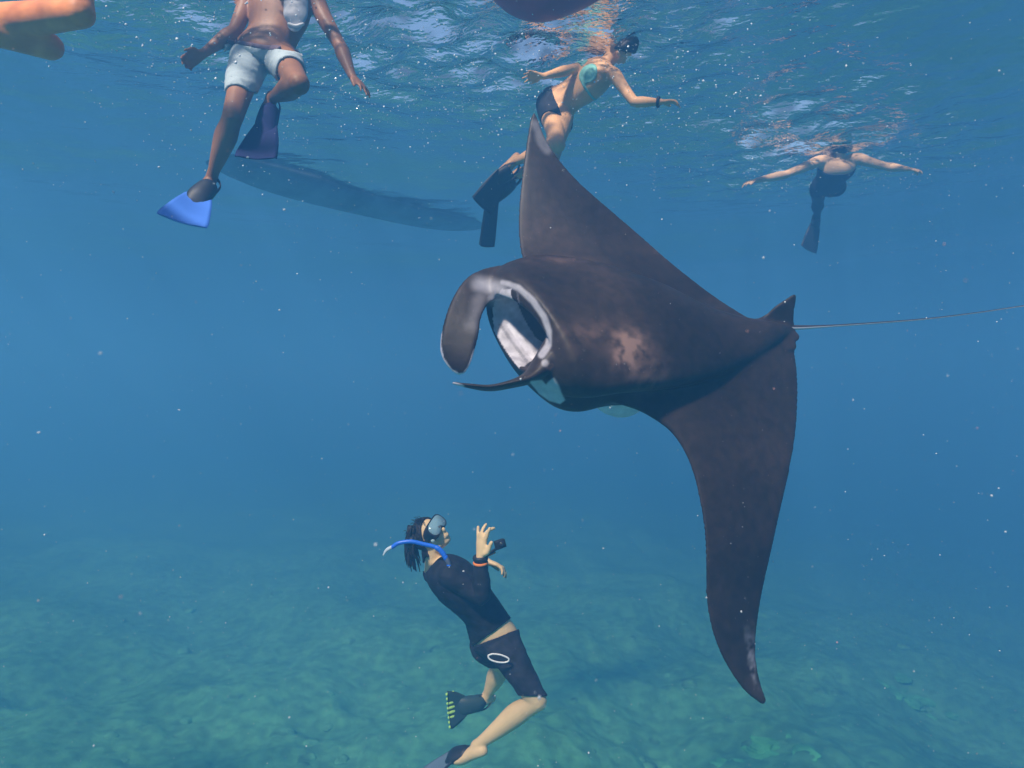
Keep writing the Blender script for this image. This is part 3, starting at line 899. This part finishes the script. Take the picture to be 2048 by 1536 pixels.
gb.inputs['Base Color'].default_value = (.33, .56, .66, 1); gb.inputs['Roughness'].default_value = .12; gb.inputs['Alpha'].default_value = .62
lm = MB(); lm.ring_loft([oval(.070, .045, .110, .008, ww=.6), oval(.070, .045, .113, .008, ww=.6)])
lm.build('lens', glass, mask)
for sx in (-1, 1):
    bk = MB(); bk.ball(H(sx * .070, .058, -.018), (.008, .012, .012), A); bk.build('buckle', mat('clear_plastic', (.45, .62, .66), .3), mask)
sm = MB()
sm.tube([H(.072, .055, .002), H(.082, 0, .006), H(.060, -.070, .014), H(0, -.104, .02), H(-.060, -.070, .014), H(-.082, 0, .006), H(-.072, .055, .002)], [.006] * 7, seg=8, sub=5, up=up_v, flat=[(.5, 2.2)] * 7)
sm.build('mask_strap', black_rub, mask)
# snorkel, hanging loose beside the mouth
blue = mat('blue_plastic', (.02, .16, .80), .35, .5)
dsn = 3.33
sn = MB()
sn.tube([P(785, 1094, dsn), P(798, 1086, dsn), P(822, 1083, dsn), P(846, 1088, dsn), P(870, 1094, dsn), P(884, 1103, dsn), P(890, 1113, dsn)], [.0105] * 7, seg=14, sub=6)
snork = sn.build('snorkel', blue, root)
sn = MB(); sn.tube([P(786, 1093, dsn), P(774, 1100, dsn), P(767, 1110, dsn)], [.0095, .009, .004], seg=12); sn.build('snorkel_tip', mat('clear_tip', (.55, .65, .72), .3), snork)
for i in range(7):
    t = i / 6
    sn = MB(); c = V3(P(874 + 17 * t, 1096 + 19 * t ** 1.5, dsn))
    nx_ = unit(np.array([.6 - .4 * t, 0, -.6 - .3 * t]))
    sn.tube([c - nx_ * .003, c + nx_ * .003], [.0125, .0125], seg=14, sub=2); sn.build('ridge', blue, snork)
sn = MB(); sn.tube([P(891, 1114, dsn), P(896, 1124, dsn), P(899, 1130, dsn)], [.011, .012, .010], seg=12); sn.build('mouthpiece', mat('smoke_silicone', (.10, .13, .20), .3), snork)
sn = MB(); sn.ball(P(898, 1131, dsn), .0125); sn.build('purge_cap', blue, snork)
sn = MB(); sn.tube([P(818, 1090, 3.35), P(824, 1079, 3.36)], [.018, .016], seg=10); sn.build('snorkel_clip', black_rub, snork)
# wrist band, camera strap
def ring_obj(name, c, ax_, r, t, material, parent, flat=(1, 1)):
    ax_ = unit(V3(ax_)); e1 = unit(np.cross(ax_, (0, 1, .2))); e2 = np.cross(ax_, e1); c = V3(c)
    m = MB()
    rings = []
    for k in range(28):
        a = 2 * math.pi * k / 28
        o = e1 * math.cos(a) * flat[0] + e2 * math.sin(a) * flat[1]
        rings.append([c + o * r + (unit(o) * math.cos(b) * t + ax_ * math.sin(b) * t * 1.6) for b in [2 * math.pi * j / 8 for j in range(8)]])
    rings.append(rings[0])
    m.ring_loft(rings, cap=False)
    return m.build(name, material, parent)
fa = unit(g['wrR'] - g['elR'])
ring_obj('wristband', g['wrR'] + fa * .005, fa, .031, .008, black_rub, root)
ring_obj('orange_strap', g['wrR'] - fa * .020, fa, .034, .0045, mat('orange_strap', (.85, .25, .05), .5), root)
# white ring clipped to the shorts
wr_m = mat('white_ring', (.92, .92, .90), .3, .5)
m = MB()
pts = [P(u, v, 3.30) for u, v in ((976, 1311), (985, 1308), (998, 1309), (1008, 1312), (1017, 1317), (1016, 1323), (1004, 1325), (990, 1323), (979, 1318), (976, 1311))]
m.tube(pts, [.0042] * len(pts), seg=8, sub=4, rnd=False)
m.build('white_ring', wr_m, root)
dark_blade = mat('dark_fin_blade', (.03, .07, .08), .45, .4)
grey_blade = mat('grey_fin_blade', (.16, .22, .28), .4, .4)
lime = mat('lime_stripe', (.50, .85, .20), .5)
fin_blade(root, g['anL'] + V3((.01, 0, -.03)), g['toL'] + V3((0, 0, -.01)), P(897, 1420, 3.85), P(26, 50, 1) - P(0, 0, 1), .10, .20, 'fin', dark_blade, dark_blade, stripes=(8, .62, 1.02, lime), s=.9)
fin_blade(root, g['anR'] + V3((-.0, 0, -.03)), g['toR'], P(835, 1572, 3.50), (.05, 1, .12), .10, .19, 'fin', black_rub, grey_blade, s=.9)
tag(root, 'snorkeller in black top diving under the manta, making a hand sign', 'person')

# action camera on the diver's wrist strap
cr_ = empty('action_camera', P(1000, 1090, 3.27))
rot = Matrix.Rotation(math.radians(-14), 3, 'Y') @ Matrix.Rotation(math.radians(25), 3, 'Z')
m = MB(); m.box(P(1000, 1088, 3.27), (.026, .016, .021), rot)
cb = m.build('camera_body', black_rub, cr_, smooth=False)
bv = cb.modifiers.new('b', 'BEVEL'); bv.width = .005; bv.segments = 3; bpy.context.view_layer.update(); apply_mods(cb)
m = MB(); m.tube([V3(P(1003, 1088, 3.252)) , V3(P(1003, 1088, 3.238))], [.0125, .0125], seg=20, sub=2, rnd=False, up=(0, 0, 1))
m.build('lens', mat('lens_glass', (.02, .02, .03), .1, .8), cr_)
m = MB(); m.tube([P(992, 1098, 3.27), P(982, 1105, 3.275), P(968, 1112, 3.26)], [.007, .008, .006], seg=10); m.build('mount_arm', black_rub, cr_)
m = MB(); m.tube([P(990, 1105, 3.28), P(978, 1111, 3.28), P(968, 1114, 3.27)], [.004, .004, .004], seg=8); m.build('strap', mat('orange_cord', (.8, .22, .06), .5), cr_)
tag(cr_, "small black action camera beside the diver's raised hand", 'camera')

# ------------------------------------------------ man with white shorts
J = dict(pelvis=P(528, 108, 3.50), waist=P(545, 72, 3.52), chest=P(560, 20, 3.55), neck=P(565, -45, 3.55), head=P(562, -112, 3.50),
         head_up=(0, .1, 1), head_fwd=(.1, -1, -.2),
         shL=P(500, -8, 3.60), elL=P(470, 62, 3.50), wrL=P(408, 106, 3.42),
         shR=P(628, 0, 3.58), elR=P(680, 92, 3.52), wrR=P(704, 152, 3.45),
         hiL=P(498, 122, 3.52), knL=P(466, 232, 3.28), anL=P(424, 352, 3.42), toL=P(398, 392, 3.32),
         hiR=P(566, 118, 3.50), knR=P(598, 168, 3.16), anR=P(545, 196, 3.48), toR=P(532, 250, 3.44))
root, body, q, A = figure('person', J, s=.93, voxel=.0078, skin=skin_dark,
    hands=dict(R=dict(d=(.5, -.1, -.5), palm=(-.3, .2, -.8), spread=.5, curl=(.15, .15, .2, .2), thumb=-1), L=dict(d=(-.7, -.2, -.5), palm=(0, -.5, -.6), curl=(.5, .5, .5, .5), thumb=1)))
co = get_v(body.data); g = {k: V3(v) for k, v in J.items()}
uu_, vv_ = 1024 + co[:, 0] / co[:, 1] * F, HZ - co[:, 2] / co[:, 1] * F
sh_ = near_any(co, [(g['hiL'], g['knL'] * .38 + g['hiL'] * .62, .14), (g['hiR'], g['knR'] * .30 + g['hiR'] * .70, .13), (g['pelvis'], g['pelvis'], .2)], 1) & (vv_ > 88 + (uu_ - 480) * .18) & (vv_ < 186) & ~near_any(co, [(g['knR'], g['anR'], .082)], 1)
white_f = mat('pale_cotton', (.40, .48, .52), .8, .2, bump=.006, bump_scale=14)
so = shell(body, 'shorts', sh_, .013 + folds(body, .007, (8, 8, 14)), white_f, root)
band = near_any(co, [(g['pelvis'], g['waist'], .2)], 1) & (vv_ > 80 + (uu_ - 480) * .18) & (vv_ < 92 + (uu_ - 480) * .18)
shell(body, 'waistband', band, .012, mat('grey_waistband', (.16, .11, .14), .8), root)
hair_cap(body, J['head'], J['head_up'], J['head_fwd'], root)
blue_blade = mat('blue_fin_blade', (.09, .26, .92), .35, .5)
shaded_fin = mat('shaded_fin_blade', (.02, .022, .10), .75, .15)  # second blue fin, its shade put into a darker blue
fin_blade(root, g['anL'] + V3((0.01, 0, -.03)), g['toL'], P(364, 446, 3.16), P(80, 44, 1) - P(0, 0, 1), .12, .225, 'fin', black_rub, blue_blade, ribs=False)
fin_blade(root, g['anR'] + V3((0, 0, -.02)), g['toR'], P(512, 318, 3.32), P(100, 10, 1) - P(0, 0, 1), .10, .20, 'fin', shaded_fin, shaded_fin)
m = MB(); m.tube([P(490, 232, 3.30), P(485, 246, 3.30), P(483, 258, 3.30)], [.002, .003, .002], seg=6)
tag(root, 'man in white shorts treading water with one bright blue fin and one dark fin', 'person')
# pouch hanging from a cord
po = empty('waterproof_pouch', P(592, 22, 3.36))
m = MB(); m.tube([P(592, -20, 3.36), P(592, 5, 3.36), P(591, 32, 3.36), P(590, 46, 3.36)], [.055, .062, .060, .045], seg=20, sub=5, up=(0, 1, 0), flat=[(1, .25), (1, .28), (1, .3), (.9, .25)])
m.build('pouch_body', mat('frosted_plastic', (.42, .43, .48), .35, .5), po)
m = MB(); m.tube([P(578, 48, 3.35), P(592, 52, 3.35), P(606, 48, 3.35)], [.008, .009, .008], seg=8); m.build('clip', mat('pale_clip', (.6, .62, .66), .4), po)
m = MB(); m.tube([P(560, -60, 3.46), P(572, -25, 3.37), P(577, 10, 3.35), P(582, 46, 3.35)], [.003] * 4, seg=6); m.build('cord', mat('pale_cord', (.6, .62, .66), .5), po)
tag(po, 'frosted waterproof pouch on a cord before the bare chest of the shorts wearer', 'pouch')

# ------------------------------------------------ person at the upper left edge, only the bent legs in view
J = dict(pelvis=P(-160, 10, 2.67), waist=P(-190, -80, 2.72), chest=P(-200, -220, 2.77), neck=P(-205, -320, 2.77), head=P(-205, -400, 2.77),
         head_up=(0, 0, 1), head_fwd=(.3, -1, -.1),
         shL=P(-290, -290, 2.82), elL=P(-330, -170, 2.82), wrL=P(-300, -60, 2.72),
         shR=P(-120, -290, 2.72), elR=P(-100, -170, 2.67), wrR=P(-60, -80, 2.57),
         hiL=P(-120, 20, 2.58), knL=P(98, 92, 2.70), anL=P(-40, 30, 3.00), toL=P(-80, 10, 3.02),
         hiR=P(-120, 60, 2.77), knR=P(160, 26, 2.54), anR=P(150, -140, 2.67), toR=P(200, -175, 2.62))
root, body, q, A = figure('person', J, s=1.0, voxel=.009, skin=skin_orange, hands=dict(L=dict(d=(.2, 0, -1)), R=dict(d=(.2, 0, -1))))
co = get_v(body.data); g = {k: V3(v) for k, v in J.items()}
shell(body, 'shorts', near_any(co, [(g['hiL'], g['hiL'], .17), (g['hiR'], g['hiR'], .17), (g['pelvis'], g['pelvis'], .2)], 1), .01, mat('teal_shorts', (.03, .12, .14), .8), root)
hair_cap(body, J['head'], J['head_up'], J['head_fwd'], root)
tag(root, 'swimmer cut off by the upper left corner, sunlit orange bent knees in view', 'person')

# ------------------------------------------------ woman in teal bikini behind the raised wing
J = dict(pelvis=P(1112, 215, 4.62), waist=P(1140, 192, 4.56), chest=P(1182, 160, 4.48), neck=P(1213, 126, 4.47), head=P(1243, 92, 4.42),
         head_up=(.78, .05, .6), head_fwd=(.55, .55, -.5),
         shL=P(1192, 128, 4.60), elL=P(1140, 139, 4.40), wrL=P(1086, 153, 4.30),
         shR=P(1228, 150, 4.36), elR=P(1268, 204, 4.28), wrR=P(1322, 204, 4.22),
         hiL=P(1098, 208, 4.66), knL=P(1116, 290, 4.30), anL=P(1032, 322, 4.50), toL=P(1006, 352, 4.50),
         hiR=P(1122, 232, 4.56), knR=P(1104, 318, 4.34), anR=P(1034, 350, 4.62), toR=P(1000, 378, 4.66))
root, body, q, A = figure('person', J, s=.95, female=True, voxel=.008, skin=mat('skin_fair', (.74, .40, .19), .5, .3, noise_amt=.08, noise_scale=7),
    hands=dict(L=dict(d=(-1, 0, .15), palm=(0, -.4, -1), spread=.5, thumb=-1), R=dict(d=(1, 0, .05), palm=(0, .2, -1), spread=.3, curl=(.3, .4, .5, .5), thumb=1)))
co = get_v(body.data); g = {k: V3(v) for k, v in J.items()}
no = get_n(body.data)
ss = unit(g['shR'] - g['shL']); fw = unit(np.cross(ss, unit(g['neck'] - g['chest'])))
br = [g['chest'] + ss * sx * .07 + fw * .07 for sx in (-1, 1)]
cup = (np.linalg.norm(co - br[0], axis=1) < .070) | (np.linalg.norm(co - br[1], axis=1) < .070)
band = near_any(co, [(g['chest'], g['chest'] + (g['waist'] - g['chest']) * .01, .30)], 1) & slab(co, g['chest'], g['waist'], .12, .26) & ~near_any(co, [(g['shL'], g['elL'], .075), (g['shR'], g['elR'], .075), (g['elL'], g['wrL'], .07)], 1)
teal = mat('teal_fabric', (.22, .52, .46), .7, .2)
shell(body, 'bikini_top', cup | band, .005, teal, root)
hb = near_any(co, [(g['pelvis'], g['pelvis'], .2), (g['hiL'], g['hiL'], .11), (g['hiR'], g['hiR'], .14)], 1) & slab(co, g['pelvis'], g['waist'], -.9, .45)
shell(body, 'bikini_bottom', hb, .006, black_neo, root)
hair_cap(body, J['head'], J['head_up'], J['head_fwd'], root, low=-.06, off=.02)
ring_obj('watch', g['wrR'] * .9 + g['elR'] * .1, g['wrR'] - g['elR'], .030, .006, black_rub, root)
fin_blade(root, g['anL'] + V3((0, 0, -.03)), g['toL'], P(962, 412, 4.52), (.8, .25, .55), .13, .20, 'fin', black_rub, black_rub)
fin_blade(root, g['anR'] + V3((0, 0, -.03)), P(985, 398, 4.7), P(972, 492, 4.8), (.8, .7, .1), .10, .13, 'fin', black_rub, black_rub)
tag(root, 'woman in teal bikini top swimming just under the surface behind the raised wing tip', 'person')

# ------------------------------------------------ far swimmer with arms spread
J = dict(pelvis=P(1655, 372, 6.62), waist=P(1662, 355, 6.52), chest=P(1672, 338, 6.42), neck=P(1680, 316, 6.36), head=P(1680, 286, 6.32),
         head_up=(0, -.1, 1), head_fwd=(0, 1, -.1),
         shL=P(1640, 322, 6.36), elL=P(1572, 349, 6.28), wrL=P(1512, 361, 6.2),
         shR=P(1716, 318, 6.36), elR=P(1772, 333, 6.28), wrR=P(1814, 338, 6.2),
         hiL=P(1638, 376, 6.66), knL=P(1636, 400, 7.02), anL=P(1634, 428, 7.3), toL=P(1630, 452, 7.35),
         hiR=P(1674, 374, 6.68), knR=P(1664, 378, 7.08), anR=P(1656, 386, 7.45), toR=P(1652, 392, 7.65))
root, body, q, A = figure('person', J, s=.98, voxel=.010, skin=mat('skin_light', (.66, .42, .25), .5, .3, noise_amt=.08, noise_scale=7), smooth=3,
    hands=dict(L=dict(d=(-1, 0, -.25), palm=(0, .3, -1), spread=.5, curl=(.3, .3, .4, .5), thumb=1), R=dict(d=(1, 0, -.1), palm=(0, .3, -1), spread=.4, curl=(.4, .5, .6, .7), thumb=-1)))
co = get_v(body.data); g = {k: V3(v) for k, v in J.items()}
sw = near_any(co, [(g['pelvis'], g['waist'], .22), (g['waist'], g['chest'], .21)], 1) & slab(co, g['pelvis'], g['chest'], -.5, 1.2) & ~near_any(co, [(g['shL'], g['elL'], .075), (g['shR'], g['elR'], .075)], 1)
shell(body, 'swimsuit', sw, .006, mat('dark_swimsuit', (.03, .04, .07), .7, .2), root)
lw = near_any(co, [(g['hiL'], g['knL'], .12), (g['knL'], g['anL'], .1), (g['hiR'], g['knR'], .12), (g['knR'], g['anR'], .1)], 1)
shell(body, 'leggings', lw, .006, mat('dark_leggings', (.03, .04, .06), .7, .2), root)
hair_cap(body, J['head'], J['head_up'], J['head_fwd'], root, low=-.09, off=.022)
ring_obj('mask_strap', J['head'] + Vector((0, 0, 0)), (0, -.1, 1), .098, .006, mat('pale_strap', (.6, .66, .7), .5), root)
fin_blade(root, g['anL'], g['toL'], P(1616, 500, 7.3), (1, .3, 0), .12, .20, 'fin', black_rub, black_rub)
tag(root, 'distant swimmer with both arms spread wide at the right, one dark fin hanging down', 'person')

# ================================================================== OTHER THINGS
# maroon float dipping in at the top edge
fl = MB()
fl.tube([P(960, -100, 3.66), P(1012, -62, 3.62), P(1066, -44, 3.6), P(1130, -52, 3.6), P(1205, -76, 3.62), P(1290, -105, 3.66)], [.05, .16, .195, .185, .15, .05], seg=28, sub=6, up=(0, 0, 1), flat=[(1, 1), (1.2, 1), (1.3, 1), (1.3, 1), (1.2, 1), (1, 1)])
fo = fl.build('float', mat('maroon_vinyl', (.50, .035, .05), .45, .4, noise_amt=.2, noise_scale=6), None)
tag(fo, 'dark maroon rounded float dipping through the surface at the top edge', 'float')

# long slender hull far behind the swimmers
hb_ = MB()
st = []
A0, A1 = V3((-3.3, 6.3, 0)), V3((-0.1, 9.8, 0))
ax_h = unit(A1 - A0); sd_h = np.array([-ax_h[1], ax_h[0], 0]); Lh = np.linalg.norm(A1 - A0)
rings = []
for i in range(41):
    t = i / 40
    f = max(1 - abs(2 * t - 1) ** 3.2, 0.0) ** .6
    w = .34 * f + .004; dpt = .17 * f + .004; rise = .30 * abs(2 * t - 1) ** 4
    c = A0 + ax_h * Lh * t
    r = []
    for k in range(15):
        a = math.pi * k / 14
        r.append(c + sd_h * w * math.cos(a) + np.array([0, 0, SURF - dpt * math.sin(a) ** .7 + rise * .8 + .02]))
    for k in range(6):
        a = math.pi * k / 5
        r.append(c + sd_h * w * (-1 + 2 * k / 5) * .98 + np.array([0, 0, SURF + .26 + rise * .8]))
    rings.append(r)
hb_.ring_loft(rings)
hull_m = mat('hazed_hull', (.19, .27, .36), .8, .3, noise_amt=.2, noise_scale=3)  # paler blue-grey: haze over the distant hull put into its colour
bo = empty('boat', (V3(A0) + V3(A1)) / 2 + V3((0, 0, SURF)))
hb_.build('hull', hull_m, bo)
tag(bo, 'long slender dark boat hull seen from below, fading into the blue behind the swimmers', 'boat')

# table corals on the reef: lumpy stacks of plates
bed_co = get_v(bed.data)
bt = BVHTree.FromPolygons([tuple(c) for c in bed_co], [p.vertices[:] for p in bed.data.polygons])
def ground(x, y):
    h = bt.ray_cast(Vector((x, y, 2)), Vector((0, 0, -1)))
    return h[0].z if h[0] is not None else BED
def on_bed(u, v):
    d = Vector(((u - 1024) / F, 1, -(v - HZ) / F))
    h = bt.ray_cast(Vector((0, 0, 0)), d.normalized())
    return h[0]
def coral_lump(m, c, r, seed, flat=.45, seg=22, rings_=9):
    R = []
    for i in range(rings_):
        t = (i + .6) / rings_
        th = t * math.pi * .55
        ring = []
        for k in range(seg):
            a = 2 * math.pi * k / seg
            nzv = noise.noise(Vector((math.cos(a) * 1.6 * math.sin(th) + seed, math.sin(a) * 1.6 * math.sin(th), th * 1.2))) * .45 + noise.noise(Vector((math.cos(a) * 5 + seed, math.sin(a) * 5, th * 6))) * .16
            rr = r * math.sin(th) * (1 + nzv)
            ring.append((c[0] + rr * math.cos(a), c[1] + rr * math.sin(a), c[2] + r * flat * (math.cos(th) + .25 * nzv) - .05))
        R.append(ring)
    m.ring_loft(R[::-1])
green_m = mat('green_coral', (.13, .62, .24), .9, .1, noise_amt=.3, noise_scale=3, bump=.05, bump_scale=8)
for (u, v, r, lab, f) in ((1810, 1395, .85, 'bright green coral patch on the reef right of the drooping wing tip', .35), (1520, 1490, .8, 'green coral patch on the reef below the drooping wing tip', .3), (1195, 1120, .9, None, .3)):
    h = on_bed(u, v)
    if h is None or lab is None: continue
    root = empty('coral', h)
    for k in range(24):
        m = MB(); a = random.uniform(0, 6.28); q_ = r * abs(random.gauss(0, .55)) if k else 0
        x, y = h.x + q_ * math.cos(a) * 1.3, h.y + q_ * math.sin(a)
        coral_lump(m, (x, y, ground(x, y)), r * random.uniform(.12, .30), k * 3.1, f)
        m.build('coral_head', green_m, root)
    tag(root, lab, 'coral')
m = MB()
for k in range(300):
    u, v = random.uniform(-300, 2300), 1000 + 700 * random.random() ** .8
    h = on_bed(u, v)
    if h is None or h.y > 22: continue
    coral_lump(m, (h.x, h.y, h.z), random.uniform(.05, .22), k * 1.7, random.uniform(.3, .6), seg=14, rings_=6)
tag(m.build('coral_rubble', mat('coral_rubble', (.12, .42, .21), .95, .05, noise_amt=.5, noise_scale=4, bump=.04, bump_scale=9)), 'lumpy coral growth covering the reef bed', 'coral growth', kind='stuff')

# floating specks and bubbles: nobody could count them
def specks(name, n, box, rr, material, label, cat, vf=None):
    vs, fs = [], []
    phi = (1 + 5 ** .5) / 2
    ico = np.array([(-1, phi, 0), (1, phi, 0), (-1, -phi, 0), (1, -phi, 0), (0, -1, phi), (0, 1, phi), (0, -1, -phi), (0, 1, -phi), (phi, 0, -1), (phi, 0, 1), (-phi, 0, -1), (-phi, 0, 1)]) / 1.902
    it = [(0, 11, 5), (0, 5, 1), (0, 1, 7), (0, 7, 10), (0, 10, 11), (1, 5, 9), (5, 11, 4), (11, 10, 2), (10, 7, 6), (7, 1, 8), (3, 9, 4), (3, 4, 2), (3, 2, 6), (3, 6, 8), (3, 8, 9), (4, 9, 5), (2, 4, 11), (6, 2, 10), (8, 6, 7), (9, 8, 1)]
    for i in range(n):
        c, r = vf() if vf else (np.array([random.uniform(*box[j]) for j in range(3)]), rr[0] * (rr[1] / rr[0]) ** (random.random() ** 2))
        sc = np.array([random.uniform(.6, 1.4) for _ in range(3)])
        b = len(vs)
        vs += [tuple(x) for x in (c + ico * r * sc)]
        fs += [(a + b, d + b, e + b) for a, d, e in it]
    return tag(me_obj(name, vs, fs, material), label, cat, kind='stuff')
def frust(dmin, dmax, rmin, rmax, umin=-60, umax=2110, vmin=-60, vmax=1600):
    def f():
        d = (random.random() * (dmax ** 3 - dmin ** 3) + dmin ** 3) ** (1 / 3)
        p = V3(P(random.uniform(umin, umax), random.uniform(vmin, vmax), d))
        if p[2] > SURF - .03: p[2] = SURF - .03 - random.random()
        return p, rmin * (rmax / rmin) ** (random.random() ** 3)
    return f
specks('drifting_particles', 7000, None, None, mat('marine_snow', (.75, .78, .80), .8), 'pale specks drifting in the water', 'particles', frust(.8, 6.0, .0006, .0035))
specks('drifting_plankton', 46, None, None, mat('pink_plankton', (.85, .45, .42), .8), 'pinkish plankton specks drifting near the camera', 'plankton', frust(.35, 1.6, .0007, .0022))
bub = mat('air_bubble', (.85, .9, .95), .1, .8)
def bubf():
    c = random.choice([(-1.0, 3.9, .5, .35), (-1.25, 3.8, .7, .4), (.55, 4.5, .6, .25), (-.3, 4.4, .7, .25), (3.1, 6.5, .7, .15), (.9, 4.6, .5, .3), (-1.6, 3.6, .35, .55)])
    p = np.array([random.gauss(c[0], c[2]), random.gauss(c[1], .45), SURF - .02 - abs(random.gauss(0, c[3]))])
    return p, random.uniform(.0010, .0042) if random.random() < .8 else random.uniform(.004, .007)
specks('bubbles', 3200, None, None, bub, 'small air bubbles under the surface round the swimmers', 'bubbles', bubf)
